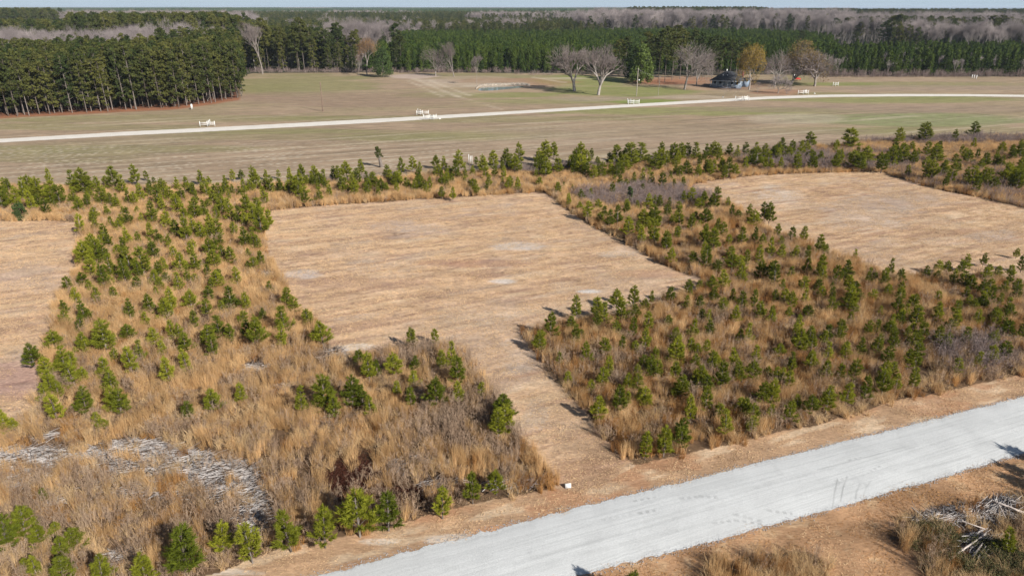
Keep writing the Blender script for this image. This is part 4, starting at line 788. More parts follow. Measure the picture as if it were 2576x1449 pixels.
sticks('slash_debris', [(60, 1152, 140, 26, 760, .3), (170, 1150, 60, 16, 240, .3), (-100, 1170, 120, 26, 300, .3), (20, 1185, 60, 26, 160, .3), (330, 1140, 140, 30, 760, .4), (300, 1175, 120, 14, 220, .4), (470, 1175, 90, 40, 420, .5), (570, 1200, 70, 40, 520, .6), (600, 1235, 60, 26, 300, .6), (640, 1290, 26, 60, 220, .5), (150, 1185, 60, 10, 100, .25), (40, 1205, 50, 20, 90, .2), (150, 1096, 60, 7, 110, .2), (310, 1410, 36, 26, 130, .35), (210, 1440, 20, 8, 60, .3), (380, 1230, 160, 40, 160, .2), (130, 1262, 40, 8, 50, .2)],
       'silvery weathered brush debris lying in swathes at lower left', angd=sang)
sticks('slash_pile', [(843, 895, 26, 14, 170, .7), (705, 976, 28, 7, 60, .3), (645, 925, 45, 9, 120, .3), (800, 930, 20, 8, 30, .3), (175, 546, 14, 3, 40, .3), (655, 687, 25, 5, 80, .3), (1040, 1165, 60, 20, 50, .3), (1120, 1215, 60, 10, 60, .3), (1290, 1215, 60, 12, 70, .25)],
       'small piles of grey sticks around the central clearing and lower thicket', angd=sang+.4, av=.7)
sticks('roadside_slash', [(2390, 1304, 90, 10, 300, .25), (2470, 1286, 90, 15, 330, .3), (2545, 1272, 70, 15, 240, .35), (2360, 1312, 40, 5, 120, .3), (2460, 1372, 44, 30, 200, .4)], 'silvery brush debris along the front of the bottom right thicket', angd=sang+.1, av=.5)
# logs in the bottom right thicket
for (x0, y0, x1, y1, r, lab) in [(2398,1398,2480,1342,.055,'long pale log lying diagonally in the bottom right thicket'),(2447,1400,2472,1366,.06,'leftmost short pale log of the four parallel ones at bottom right'),(2459,1404,2481,1372,.05,'second of the four parallel pale logs at bottom right'),(2470,1404,2486,1380,.05,'third of the four parallel pale logs at bottom right'),(2478,1404,2497,1388,.05,'rightmost short log of the four parallel pale ones at bottom right'),(2505,1262,2576,1288,.06,'pale forked branch lying on the debris at the right picture edge'),(2513,1270,2530,1302,.035,'short pale branch below the forked one at the right edge'),(2420,1310,2478,1330,.04,'thin pale branch half buried between debris and thicket')]:
    a, b_ = G(x0, y0, .35), G(x1, y1, .45); mb = MB(); mb.tube((a[0], a[1], .35), (b_[0], b_[1], .45), r*1.1, r*.8, 8)
    if 'forked' in lab: mb.tube((a[0]*.6+b_[0]*.4, a[1]*.6+b_[1]*.4, .4), (a[0]*.55+b_[0]*.45+.5, a[1]*.5+b_[1]*.5-.9, .5), r*.6, r*.3, 6)
    tag(mb.build('log', M['log']), lab, 'log', 'logs in the bottom right thicket')
# loose stones on both edges of the near road
mb = MB()
for side, E in ((0, RA), (1, RB)):
    for k in range(5200):
        i = random.randrange(len(E)); x, y = E[i]; 
        if y > 75 or y < 26: continue
        o_ = random.gauss(0, .22); j = random.gauss(0, .2); r = random.uniform(.012, .04)
        nrm = (RB[i]-RA[i])/np.linalg.norm(RB[i]-RA[i]); x += nrm[0]*o_+j; y += nrm[1]*o_+j*.3
        mb.add([(x-r, y-r*.6, .02), (x+r, y-r*.8, .02), (x+r*.7, y+r, .02), (x-r*.6, y+r*.8, .02), (x+r*.1, y, .03+r)], [(0, 1, 4), (1, 2, 4), (2, 3, 4), (3, 0, 4)])
tag(mb.build('loose_gravel', M['stone']), 'loose grey stones spilled along both edges of the gravel road', 'gravel', kind='stuff')

# trees and saplings just outside the bottom right of the picture, whose shadows fall into it
for (x, y, h) in [(39.0, 33.4, 5.0), (40.4, 34.0, 5.4), (39.6, 32.4, 4.4), (42.0, 35.8, 5.6), (6.4, 27.4, 2.7), (8.1, 27.2, 2.0), (37.5, 28.0, 4.0)]:
    thing_from('pine_sapling', SAP[int(h*3) % 7], (x, y, 0), 0, (h*.9, h*.9, h), 'young pine outside the frame casting its shadow toward the road', 'pine sapling', 'young pines beyond the lower right frame edge')
# green and dark scrub in the bottom right thicket
M['scrub'] = mat('dull olive scrub', (.075, .075, .03), nscale=2, namt=.4)
P_G = []
for k in range(3):
    c = clump_cloud(RNG.uniform(-.6, .6, (26, 3))*np.array([1, 1, .5])+np.array([0, 0, .45]), np.full(26, .28), 30, .10, asp=.5); P_G.append(tri_obj('scrub', c, M['scrub'])) 
pts = [(*G(random.gauss(a, sa), random.gauss(b_, sb)), 0) for (a, b_, sa, sb, n_) in [(2350, 1360, 26, 12, 20), (2520, 1410, 30, 22, 34), (2560, 1440, 20, 10, 16), (2400, 1425, 34, 14, 18)] for k in range(n_)]
scatter('green_scrub', pts, P_G, 'dull green low scrub inside the bottom right thicket', 'scrub', sc=.75, svar=.3)
# ------------------------------------------------------------------ white corner fences along the lane
def fence(name, D0, half, height, dirs, lab, posts=None, cat='fence', group=None):
    """centre post at survey point D0; each leg: (direction in degrees, length, number of bays)"""
    X, Y = G(*D0); e = empty(name, (X, Y, 0), 0, None, label=lab, cat=cat, group=group)
    def post(x, y):
        mb = MB(); mb.box(x-.075, x+.075, y-.075, y+.075, 0, height+.10); mb.add([(x-.1, y-.1, height+.1), (x+.1, y-.1, height+.1), (x+.1, y+.1, height+.1), (x-.1, y+.1, height+.1), (x, y, height+.2)], [(0, 1, 4), (1, 2, 4), (2, 3, 4), (3, 0, 4), (3, 2, 1, 0)])
        mb.build('post', M['white'], e)
    post(0, 0)
    for (dg, ln, nbay) in dirs:
        a = R(dg); d = (math.cos(a), math.sin(a))
        for k in range(1, nbay+1):
            x0, y0 = d[0]*ln*(k-1)/nbay, d[1]*ln*(k-1)/nbay; x1, y1 = d[0]*ln*k/nbay, d[1]*ln*k/nbay; post(x1, y1)
            for z in (height*.48, height*.83):
                mb = MB(); Mx = Matrix.Translation((x0, y0, z)) @ Matrix.Rotation(a, 4, 'Z'); mb.box(.08, ln/nbay-.08, -.022, .022, -.075, .075, Mx); mb.build('rail', M['white'], e)
    return e
GF = 'white corner fences beside the pale lane'
fence('corner_fence', (522.5, 319.5), 0, 1.35, [(8, 1.9, 1), (188, 1.9, 1), (100, 3.2, 2)], 'leftmost white rail fence above the pale lane, below the pine block', group=GF)
fence('corner_fence', (1063.5, 291), 0, 1.35, [(8, 1.75, 1), (188, 1.75, 1), (120, 3.6, 2)], 'white rail fence just above the lane in the centre left, upper of the pair', group=GF)
fence('corner_fence', (1082, 301.3), 0, 1.35, [(8, 1.8, 1), (188, 1.8, 1), (-40, 1.5, 1)], 'white rail fence overlapping the lane edge, lower of the centre left pair', group=GF)
fence('corner_fence', (1594, 263.5), 0, 1.45, [(9, 1.85, 1), (189, 1.85, 1), (118, 3.4, 2)], 'white rail fence on bright grass below the two bare spreading trees', group=GF)
fence('corner_fence', (1866, 254.5), 0, 1.45, [(-6, 2.2, 1), (172, 2.2, 1), (40, 3.0, 2)], 'white rail fence in front of the lane below the house', group=GF)
fence('corner_fence', (2020, 238.5), 0, 1.45, [(2, 1.9, 1), (182, 1.9, 1), (48, 3.0, 2)], 'white rail fence above the lane right of the house yard', group=GF)
fence('short_fence', (2101, 218), 0, 1.5, [(25, 1.6, 1), (160, .9, 1)], 'small white fence corner alone in the field right of the house', group=GF)
fence('short_fence', (482, 276.5), 0, 1.45, [(110, 1.7, 1), (70, .5, 1)], 'small white fence end standing at the foot of the pine block', group=GF)
for i, (px, py) in enumerate([(2444.5, 197.8), (2449.8, 198.6), (2455.5, 199.2)]):
    X, Y = G(px, py); e = empty('white_post', (X, Y, 0), 0, None, label=['left', 'middle', 'right'][i]+' one of three white posts before the far right woods', cat='post', group='three white posts at the far right')
    mb = MB(); mb.box(-.12, .12, -.12, .12, 0, 1.5); mb.build('shaft', M['white'], e); mb = MB(); mb.box(-.17, .17, -.17, .17, 1.5, 1.62); mb.build('cap', M['white'], e)
for i, (px, py, h) in enumerate([(1179.5, 410, 1.7), (1183.5, 410.5, 1.4), (1187.5, 414, 1.7)]):
    X, Y = G(px, py); e = empty('white_post', (X, Y, 0), 0, None, label=['tallest', 'short middle', 'right'][i]+' one of three white posts half hidden in the belt', cat='post', group='three white posts in the sapling belt')
    mb = MB(); mb.box(-.06, .06, -.06, .06, 0, h); mb.build('shaft', M['white'], e); mb = MB(); mb.box(-.09, .09, -.09, .09, h, h+.06); mb.build('cap', M['white'], e)
# small pale things by the lane
def rock(px, py, r, lab, name='boulder', cat='rock', c=None):
    X, Y = G(px, py); mb = MB(); V = []; n = 7
    for z, q in ((0, 1.0), (.5, 1.05), (.9, .6)):
        for k in range(n): V.append((X+math.cos(6.283*k/n)*r*q*random.uniform(.8, 1.15), Y+math.sin(6.283*k/n)*r*q*random.uniform(.8, 1.15), z*r))
    V.append((X, Y, r*1.0)); F = [(a*n+k, a*n+(k+1) % n, (a+1)*n+(k+1) % n, (a+1)*n+k) for a in (0, 1) for k in range(n)] + [(2*n+k, 2*n+(k+1) % n, 3*n) for k in range(n)]
    mb.add(V, F); tag(mb.build(name, M['white'] if c is None else c), lab, cat)
rock(1106, 300, .28, 'small white rock on the lane edge right of the overlapping fence')
rock(2049, 236.5, .3, 'small white rock beside the lane right of the house yard fence')
rock(1818, 246, .3, 'pale rock at the lane edge below the house shrubs', c=M['stone'])
X, Y = G(872, 181); e = empty('marker_post', (X, Y, 0), 0, None, label='small white marker post before the woods left of the rusty brown tree', cat='post'); mb = MB(); mb.box(-.3, .3, -.2, .2, 0, 1.3); mb.build('shaft', M['white'], e); mb = MB(); mb.box(-.36, .36, -.26, .26, 1.3, 1.42); mb.build('cap', M['white'], e)

# ------------------------------------------------------------------ poles and wires
def pole(px, pb, pt_, r, lab, lamp=None, c=None):
    X, Y = G(px, pb); H = HT(pt_, Y); e = empty('utility_pole', (X, Y, 0), 0, None, label=lab, cat='utility pole')
    mb = MB(); mb.tube((0, 0, 0), (0, 0, H), r*1.15, r*.8, 10); mb.build('shaft', c or M['bark'], e)
    if lamp:
        mb = MB(); mb.tube((0, 0, lamp), (.55, -.25, lamp+.1), .04, .04, 6); mb.build('bracket', M['stone'], e)
        mb = MB(); mb.tube((.55, -.25, lamp-.18), (.55, -.25, lamp+.22), .26, .12, 8); mb.build('lamp', M['white'], e)
    return X, Y, H
wood = mat('weathered pole wood', (.17, .12, .09), nscale=3, namt=.3); woodp = mat('pale pole wood', (.27, .24, .20), nscale=3, namt=.3)
pole(812.8, 281, 207.5, .15, 'dark leaning utility pole alone in the pasture left of centre', c=wood)
Xa, Ya, Ha = pole(1601, 242, 171.5, .16, 'tall pale pole with white lamp before the evergreen tree', lamp=5.6, c=woodp)
Xb, Yb, Hb = pole(1658.5, 218, 192, .13, 'pale pole in front of the dark pines left of the roundish bare tree', c=woodp)
pole(1655.5, 241.5, 220, .07, 'thin pale pole nearest the lane, right of the lamp pole', c=woodp)
mb = MB()
hx, hy = G(1800, 219); prev = None
for (a, b_) in [((Xb, Yb, Hb-.3), (hx, hy, 4.2)), ((Xa, Ya, Ha-.5), (Xb, Yb, Hb-.3))]:
    prev = None
    for k in range(13):
        q = k/12; p = [a[i]*(1-q)+b_[i]*q for i in range(3)]; p[2] -= 4*.5*q*(1-q)
        if prev: mb.tube(prev, p, .022, .022, 4, False)
        prev = p
tag(mb.build('overhead_wire', mat('grey cable', (.30, .30, .30))), 'thin overhead wire from the lamp pole to the house', 'wire')

# ------------------------------------------------------------------ small white lot sign by the road
X, Y = G(1429.5, 1229); e = empty('lot_sign', (X, Y, 0), R(8), None, label='small white blank sign board on the verge beside the gravel road', cat='sign')
Tm = Matrix.Rotation(R(-22), 4, 'X'); mb = MB(); mb.box(-.205, .205, -.008, .008, .05, .36, Tm); mb.build('panel', M['white'], e)
mb = MB(); mb.box(-.03, .05, -.0105, -.0085, .15, .26, Tm); mb.build('faded_print', mat('faded blue print', (.66, .74, .80)), e)
for s in (-.16, .16): mb = MB(); mb.box(s-.015, s+.015, .012, .03, 0, .34, Tm); mb.build('stake', M['stick'], e)

# ------------------------------------------------------------------ the house
siding = mat('shaded blue grey siding', (.21, .27, .35), nscale=2, namt=.1); roofm = mat('charcoal shingles', (.050, .052, .058), nscale=1.2, namt=.25, bump=.2); brick = mat('red chimney brick', (.22, .075, .055), nscale=4, namt=.3)  # siding colour darkened: the shade lying on the house is put into it
glass = mat('dark window glass', (.02, .025, .035), rough=.1, spec=.5); deck = mat('porch deck boards', (.14, .16, .20)); trim = mat('shaded white porch trim', (.44, .49, .55))  # trim is white paint dimmed and blued, porch shade put into its colour
fl_, fr_ = G(1785, 222), G(1862, 225.5)
hang = R(-25); hc = np.array(G(1823, 222.5)); H_ = empty('farmhouse', (hc[0], hc[1], 0), hang, None, label='low blue grey farmhouse with charcoal hip roof and full front porch', cat='house')
W2 = 6.1; D_ = 12.0          # half width, depth; the front porch is 0..2.4 deep, local +y points away
mb = MB(); mb.box(-W2+.5, W2-.5, 2.5, D_, 0, 3.0); mb.build('wall', siding, H_)
mb = MB(); mb.box(-W2+.2, W2-.2, .15, 2.47, 0, .55); mb.build('porch_floor', deck, H_)
E = .35; ez = 2.85; pk_ = 6.1
def hip(x0, x1, y0, y1, z0, z1, rx0, rx1, ry, th=.16):
    m_ = MB(); m_.add([(x0, y0, z0), (x1, y0, z0), (x1, y1, z0), (x0, y1, z0), (rx0, ry, z1), (rx1, ry, z1), (x0, y0, z0-th), (x1, y0, z0-th), (x1, y1, z0-th), (x0, y1, z0-th)],
        [(0, 1, 5, 4), (2, 3, 4, 5), (1, 2, 5), (3, 0, 4), (6, 7, 1, 0), (7, 8, 2, 1), (8, 9, 3, 2), (9, 6, 0, 3), (9, 8, 7, 6)]); return m_
roof = hip(-W2-E+.2, W2+E-.2, -.25, D_+E, ez, pk_, -1.1, 1.1, 6.2).build('roof', roofm, H_)
mb = MB(); mb.box(-W2-E+.16, W2+E-.16, -.30, -.254, ez-.22, ez-.02); mb.build('fascia', trim, H_)
mb = MB(); mb.box(4.7, 5.4, 9.6, 10.3, 3.2, 5.5); mb.box(4.62, 5.48, 9.52, 10.38, 5.5, 5.62); mb.build('chimney', brick, roof)
for x in (-1.6, .1): mb = MB(); mb.tube((x, 3.2, 4.35), (x, 3.2, 4.95), .12, .12, 8); mb.build('roof_vent', M['white'], roof)
mb = MB(); mb.tube((-.9, 6.9, 5.6), (-.9, 6.9, 6.7), .2, .2, 8); mb.build('roof_vent', M['white'], roof)
for x in (-5.75, -3.3, -.95, .95, 3.3, 5.75): mb = MB(); mb.box(x-.09, x+.09, .2, .38, .553, ez-.2); mb.build('porch_post', trim, H_)
for x0, x1 in ((-5.66, -3.39), (-3.21, -1.04), (1.04, 3.21), (3.39, 5.66)):
    mb = MB(); mb.box(x0, x1, .25, .31, 1.40, 1.49); mb.box(x0, x1, .25, .31, .70, .76); k = x0+.12
    while k < x1: mb.box(k-.022, k+.022, .262, .298, .762, 1.398); k += .16
    mb.build('porch_rail', trim, H_)
for s in (0, 1, 2): mb = MB(); mb.box(-.9, .9, -.25-.3*s+.1, .05-.3*s+.08, 0, .42-.14*s); mb.build('porch_step', deck, H_)
d_ = MB(); d_.box(-.45, .45, 2.44, 2.49, .56, 2.6); dd = d_.build('door', trim, H_); mb = MB(); mb.tube((.33, 2.40, 1.5), (.33, 2.44, 1.5), .05, .05, 8); mb.build('handle', M['stone'], dd)
def window(x, y, z, w_, h, side=False):
    f = MB(); g_ = MB()
    if side: f.box(x-.02, x+.04, y-w_/2-.1, y+w_/2+.1, z-.1, z+h+.1); g_.box(x+.042, x+.05, y-w_/2, y+w_/2, z, z+h)
    else: f.box(x-w_/2-.1, x+w_/2+.1, y-.04, y+.02, z-.1, z+h+.1); g_.box(x-w_/2, x+w_/2, y-.05, y-.042, z, z+h)
    o_ = f.build('window', trim, H_); g_.build('pane', glass, o_)
for x in (-4.3, -2.3, 2.3, 4.3): window(x, 2.5, 1.15, .95, 1.35)
for y in (4.5, 7.5, 10.3): window(W2-.5, y, 1.15, .95, 1.3, True)
mb = MB(); mb.box(W2-.49, W2+1.6, 7.5, D_+3, 0, 2.7); mb.build('side_wing', siding, H_)
mb = MB(); mb.add([(W2-.3, 7.2, 3.15), (W2+1.9, 7.2, 2.7), (W2+1.9, D_+3.3, 2.7), (W2-.3, D_+3.3, 3.15), (W2-.3, 7.2, 3.02), (W2+1.9, 7.2, 2.57), (W2+1.9, D_+3.3, 2.57), (W2-.3, D_+3.3, 3.02)], [(0, 1, 2, 3), (7, 6, 5, 4), (4, 5, 1, 0), (5, 6, 2, 1), (6, 7, 3, 2), (7, 4, 0, 3)]); mb.build('wing_roof', roofm, H_)
# red round trampoline like canopy right of the house
X, Y = G(2003.5, 204.5); e = empty('red_canopy', (X, Y, 0), 0, None, label='low round red canopy on dark legs among the bare trees right of the house', cat='canopy')
redm = mat('red canvas', (.40, .05, .035), nscale=2, namt=.15); mb = MB(); n = 20; V = [(math.cos(6.283*k/n)*1.75, math.sin(6.283*k/n)*1.75, .95) for k in range(n)]+[(math.cos(6.283*k/n)*1.15, math.sin(6.283*k/n)*1.15, 1.35) for k in range(n)]+[(0, 0, 1.5)]+[(math.cos(6.283*k/n)*1.75, math.sin(6.283*k/n)*1.75, .78) for k in range(n)]
mb.add(V, [(k, (k+1) % n, n+(k+1) % n, n+k) for k in range(n)]+[(n+k, n+(k+1) % n, 2*n) for k in range(n)]+[(2*n+1+k, 2*n+1+(k+1) % n, (k+1) % n, k) for k in range(n)]); mb.build('cover', redm, e)
for k in range(6): mb = MB(); a = 1.047*k; mb.tube((math.cos(a)*1.6, math.sin(a)*1.6, 0), (math.cos(a)*1.6, math.sin(a)*1.6, .8), .05, .05, 6); mb.build('leg', wood, e)
for i, (px, py) in enumerate([(1993.5, 199.5), (1997, 199.5)]):
    X, Y = G(px, py); e = empty('white_post', (X, Y, 0), 0, None, label=['left', 'right'][i]+' one of two white posts behind the red canopy', cat='post'); mb = MB(); mb.box(-.12, .12, -.12, .12, 0, 1.9); mb.build('shaft', M['white'], e); mb = MB(); mb.box(-.17, .17, -.17, .17, 1.9, 2.0); mb.build('cap', M['white'], e)
# white shed glimpsed far right
X, Y = XU(2529, 462), 462; e = empty('white_shed', (X, Y, 0), R(20), None, label='white building glimpsed through bare trees at the far right', cat='building')
mb = MB(); mb.box(-4.2, 4.2, 0, 6, 0, 3.0); mb.build('wall', M['white'], e); hip(-4.6, 4.6, -.4, 6.4, 3.0, 4.6, -4.6, 4.6, 3).build('roof', mat('pale metal roof', (.6, .62, .64)), e)
for x in (-2.2, 1.8): mb = MB(); mb.box(x-.6, x+.6, -.04, -.003, 1.0, 2.1); mb.build('window', glass, e)

# ------------------------------------------------------------------ single trees in the yard and pasture
def yard_bare(name, foot, top, wpx, lab, spread=.45, levels=6, fork=.2, kids=3, r0=.3, leafm=None, leafn=0, seed=1, tw=.030, upb=.25, zc=.0, cat='tree', twm=None, group=None, droop=0):
    X, Y = G(*foot); H = HT(top, Y); tr, cr, zh, wh = bare_tree_proto(H=14, spread=spread*1.18, levels=levels, fork=fork, kids=kids, r0=r0, leafm=leafm, leafn=leafn, seed=seed, tw=tw, upb=upb, twig_m=twm, droop=droop)
    wm = wpx/FOC*(Y*CT+CAM_H*ST); sx = wm/wh*1.28; return thing_from(name, (tr, cr), (X, Y, 0), random.uniform(0, 6), (sx, sx, H/zh), lab, cat, group)
yard_bare('bare_tree', (923, 189), 90, 54, 'tall bare tree with rusty brown crown before the woods, left of the dark cedar', leafm=M['rust'], leafn=4200, seed=3, spread=.5, upb=0, fork=.30)
yard_bare('bare_tree', (903, 192), 128, 20, 'slim grey bare tree under the rusty crowned one', seed=4, spread=.3, levels=5, r0=.16, twm=M['brush'])
X, Y = G(965, 194.5); H = HT(121, Y); tr, cr = leafy_proto(H, 9.6, 170, M['cedar'], lambda q: 1.12*(1-q)**.55 if q > .25 else .75+q, leaf=.5, per=34)
thing_from('evergreen_tree', (tr, cr), (X, Y, 0), 0, 1, 'dense dark evergreen tree casting a long shadow left across green grass', 'tree')
yard_bare('bare_tree', (1096, 191.5), 112, 66, 'wide grey bare tree leaning left, first of three before the plantation', seed=7, spread=.62, fork=.16, upb=0)
yard_bare('bare_tree', (1142, 194), 101, 48, 'tall upright grey bare tree, middle of three before the plantation', seed=8, spread=.36, fork=.2)
yard_bare('bare_tree', (1199, 214.5), 133, 27, 'slender bare tree standing at the pond corner', seed=9, spread=.36, fork=.42, r0=.16, tw=.035)
yard_bare('bare_tree', (1445, 230.5), 106, 100, 'big spreading bare tree, left of the pair casting shadow toward the pond', seed=12, spread=.50, fork=.17, r0=.5, upb=.5)
yard_bare('bare_tree', (1505, 240), 104, 92, 'big spreading bare tree with dark forked trunk, right of the pair', seed=13, spread=.46, fork=.18, r0=.5, upb=.5)
X, Y = G(1612, 211); H = HT(112, Y); tr, cr = leafy_proto(H, 9.2, 210, M['magnolia'], lambda q: 1.15*(1-q)**.45, leaf=.6, per=40)
thing_from('evergreen_tree', (tr, cr), (X, Y, 0), 0, 1, 'tall glossy green evergreen tree behind the lamp pole', 'tree')
X, Y = G(1592, 205); H = HT(106, Y); tr, cr = leafy_proto(H, 8.0, 150, M['cedar'], lambda q: 1.1*(1-q)**.4, leaf=.55, per=34)
thing_from('evergreen_tree', (tr, cr), (X, Y, 0), 0, 1, 'darker evergreen tree just left of the glossy green one', 'tree')
yard_bare('bare_tree', (1722, 226), 100, 92, 'broad rounded bare tree with pale trunk left of the house', seed=21, spread=.62, fork=.22, r0=.34, upb=-.1, leafn=0)
yard_bare('bare_tree', (1752, 216.5), 104, 62, 'rounded bare tree close behind the pale trunked one, beside the house', seed=22, spread=.55, fork=.12, upb=-.1)
yard_bare('bare_tree', (1884, 226.5), 103, 68, 'tree with bright yellow budding crown right of the house', leafm=M['yellow'], leafn=7500, seed=23, spread=.60, fork=.15, r0=.42, upb=-.1)
yard_bare('bare_tree', (1948, 219), 118, 66, 'rounded grey brown bare tree between the yellow and the olive crowned ones', seed=24, spread=.58, fork=.10, upb=-.1)
yard_bare('bare_tree', (1990, 213), 97, 104, 'large tree with pointed olive brown budding crown right of the house', leafm=M['olive'], leafn=9000, seed=25, spread=.58, fork=.10, r0=.4, upb=-.05)
yard_bare('bare_tree', (1957, 235.5), 183, 50, 'low bushy pale grey tree with dark forked stem near the lane', seed=26, spread=.62, fork=.10, r0=.35, tw=.085, twm=M['twigfar'])
yard_bare('bare_tree', (2049, 218), 118, 100, 'wide crooked grey bare tree with dark trunk right of the red canopy', seed=27, spread=.66, fork=.16, upb=-.1, r0=.42)
yard_bare('bare_shrub', (1822, 243), 213, 34, 'low leafless shrub before the porch, left of two', seed=28, spread=.6, fork=.1, levels=5, r0=.12, cat='shrub')
yard_bare('bare_shrub', (1845, 244), 215, 30, 'low leafless shrub before the porch, right of two', seed=29, spread=.6, fork=.1, levels=5, r0=.12, cat='shrub')
yard_bare('bare_shrub', (1904, 242), 205, 17, 'slender leafless shrub right of the yellow crowned tree', seed=30, spread=.4, fork=.2, levels=5, r0=.1, cat='shrub')
yard_bare('bare_tree', (661, 187), 58, 50, 'tall pale bare tree at the woods edge, right of the pair beside the pine block', seed=31, spread=.32, fork=.42, r0=.3)
yard_bare('bare_tree', (643, 181), 53, 40, 'tall pale bare tree touching the pine block, left of the pair', seed=32, spread=.30, fork=.42, r0=.28)
yard_bare('bare_tree', (830, 181), 140, 30, 'low pale bare tree against dark pines left of the rusty crowned tree', seed=33, spread=.45, fork=.25, r0=.15, levels=5)

# ------------------------------------------------------------------ the woods
hardrows = lambda u, Y, lab, grp: None
def inview(X, Y): return X
# left pine block: front line surveyed along the field
def front_left(u): return np.interp(u, [-600, 0, 125, 300, 450, 537, 600], [322, 296, 290, 280, 272, 260, 247])
cand = []
for yy in np.arange(190, 300, 3.3):
    for uu_x in np.arange(-260, -60, 3.0):
        x = uu_x+random.uniform(-.9, .9); y = yy+random.uniform(-.9, .9); u_, v_ = UV(np.array([x]), np.array([y])); u_ = u_[0]; v_ = v_[0]
        if u_ < -260 or u_ > 614: continue
        fy = G(u_, front_left(u_))[1]; d = y-fy
        if d < 0 or d > 60: continue
        cand.append((d, x, y, u_))
cand.sort(); nA = 185
rows_ = {}
for c in cand[:nA]: rows_.setdefault(min(6, int(c[0]/3.4)), []).append(c)
ordn = {}; rown = {}
for r_, L_ in rows_.items():
    for k, c in enumerate(sorted(L_, key=lambda c: c[3])): ordn[id(c)] = k+1; rown[id(c)] = ['front', 'second', 'third', 'fourth', 'fifth', 'sixth', 'seventh'][r_]
for i, cc_ in enumerate(cand[:nA]):
    (d, x, y, u_) = cc_; od = ordn.get(id(cc_))
    H = random.uniform(.85, 1.09)*(1.03 if u_ > 300 else .98)*.97; ed = (d < 4.5 and random.random() < .45) or (u_ > 590 and random.random() < .8)
    p = random.choice(EDGE) if ed else PINE[i % 5]
    sfx = {1: 'st', 2: 'nd', 3: 'rd'}.get(od % 10 if od and od % 100 not in (11, 12, 13) else 0, 'th')
    if od: thing_from('pine_tree', p, (x, y, 0), random.uniform(0, 6.28), (random.uniform(.9, 1.1),)*2+(H,), ('low branched pine, ' if ed else 'bare stemmed pine, ')+'%d%s from left in the %s row of the left block' % (od, sfx, rown[id(cc_)]), 'pine tree', 'front rows of the left pine block'); continue
    thing_from('pine_tree', p, (x, y, 0), random.uniform(0, 6.28), (random.uniform(.9, 1.1),)*2+(H,), 'low branched edge pine with limbs near the ground in the front of the left block' if ed else 'mature pine with bare grey stem in the front rows of the left block', 'pine tree', 'low branched pines at the front of the left block' if ed else 'bare stemmed pines at the front of the left block')
pts = [(x, y, 0) for (d, x, y, u_) in cand[nA:]]
scatter('left_pine_block', pts, PINEJ, 'rear trees of the dense pine block at left', 'pine wood', sc=.98, svar=.07)
# tall pines at the edge of the middle woods
cnt = 0
for k in range(75):
    u_ = random.uniform(628, 1010); y = random.uniform(353, 372); x = XU(u_, y)
    if 905 < u_ < 985 and random.random() < .8: p = YOUNG[k % 4]; sc_ = random.uniform(.95, 1.3); g = 'lower pines behind the dark cedar'; l = 'lower dense pine at the wood edge behind the dark cedar'
    else:
        z = random.choice([15, 17, 20, 22, 24.5]) if u_ < 800 else random.choice([12, 14, 16, 19, 22]); p = TALL[k % 4] if z > 17 else random.choice(EDGE); sc_ = z/24 if z > 17 else z/18
        g = 'tall pines at the edge of the middle woods' if z > 17 else 'shorter leafy pines at the edge of the middle woods'; l = 'tall dark pine at the edge of the middle woods left of centre' if z > 17 else 'shorter pine foliaged almost to the ground at the edge of the middle woods'
    thing_from('pine_tree', p, (x, y, 0), random.uniform(0, 6), (sc_, sc_, sc_*random.uniform(.95, 1.05)), l, 'pine tree', g)
# dark tall pines behind the yard
for (u_, yb, zt, lab) in [(1655, 300, 21, None), (1672, 305, 22, None), (1690, 312, 22.5, 'tallest dark rounded pine behind the roundish bare trees'), (1710, 318, 21, None), (1640, 318, 18, None), (1740, 330, 20, None), (1760, 318, 19, None), (1625, 330, 19, None), (1572, 318, 17.5, None), (1555, 330, 16, None), (1790, 322, 18, None), (1812, 326, 17, None), (1835, 322, 16, None), (1850, 332, 17, None), (1866, 328, 15, None), (1780, 335, 17, None)]:
    s_ = zt/24; thing_from('pine_tree', TALL[int(u_) % 4], (XU(u_, yb), yb, 0), random.uniform(0, 6), (s_*1.15, s_*1.15, s_), lab or 'tall dark pine behind the farmhouse yard', 'pine tree', None if lab else 'dark pines behind the farmhouse yard')
def stand(u0, u1, Y0, Y1, step, fY=None):
    """jittered points between two sight columns and two distances"""
    P = []
    y = Y0
    while y < Y1:
        x0, x1 = XU(u0+random.uniform(-25, 25)*(u0 > 0 and Y0 > 380), y), XU(u1+random.uniform(-40, 40)*(Y0 > 380), y); n = max(1, int((x1-x0)/step)); xs = x0+(np.arange(n)+RNG.uniform(0, 1, n))*(x1-x0)/n; P.append(np.stack([xs, y+RNG.uniform(-.5, .5, n)*step, np.zeros(n)], -1)); y += step
    return np.concatenate(P) if P else np.zeros((0, 3))
acc = {}
def put(key, P, H, base, var=.12):
    P = np.asarray(P); n = len(P); s = H/base*RNG.uniform(1-var, 1+var, n); acc.setdefault(key, []).append((P, s))
# young plantation
YP = stand(945, 2090, 356, 700, 4.2); u_, v_ = UV(YP[:, 0], YP[:, 1]); m_ = YP[:, 1] < np.interp(u_, [945, 1288, 1900, 2090], [620, 720, 690, 560]); m_ &= YP[:, 1] > np.interp(u_, [945, 1000, 2090], [375, 356, 345]); put('p', stand(-1700, -262, 207, 300, 6.5), 17.5, 18); put('y', YP[m_], 10.3, 10.5, .16)
YR = stand(2050, 2950, 336, 425, 3.8); put('y', YR, 9.6, 10.5, .30); put('h', stand(2050, 2950, 334, 420, 11), 8.5, HB, .2); put('y', stand(2230, 2900, 482, 570, 4.6), 8.0, 10.5, .35)  # last stand: understory added to darken the shadowed foot of the right woods
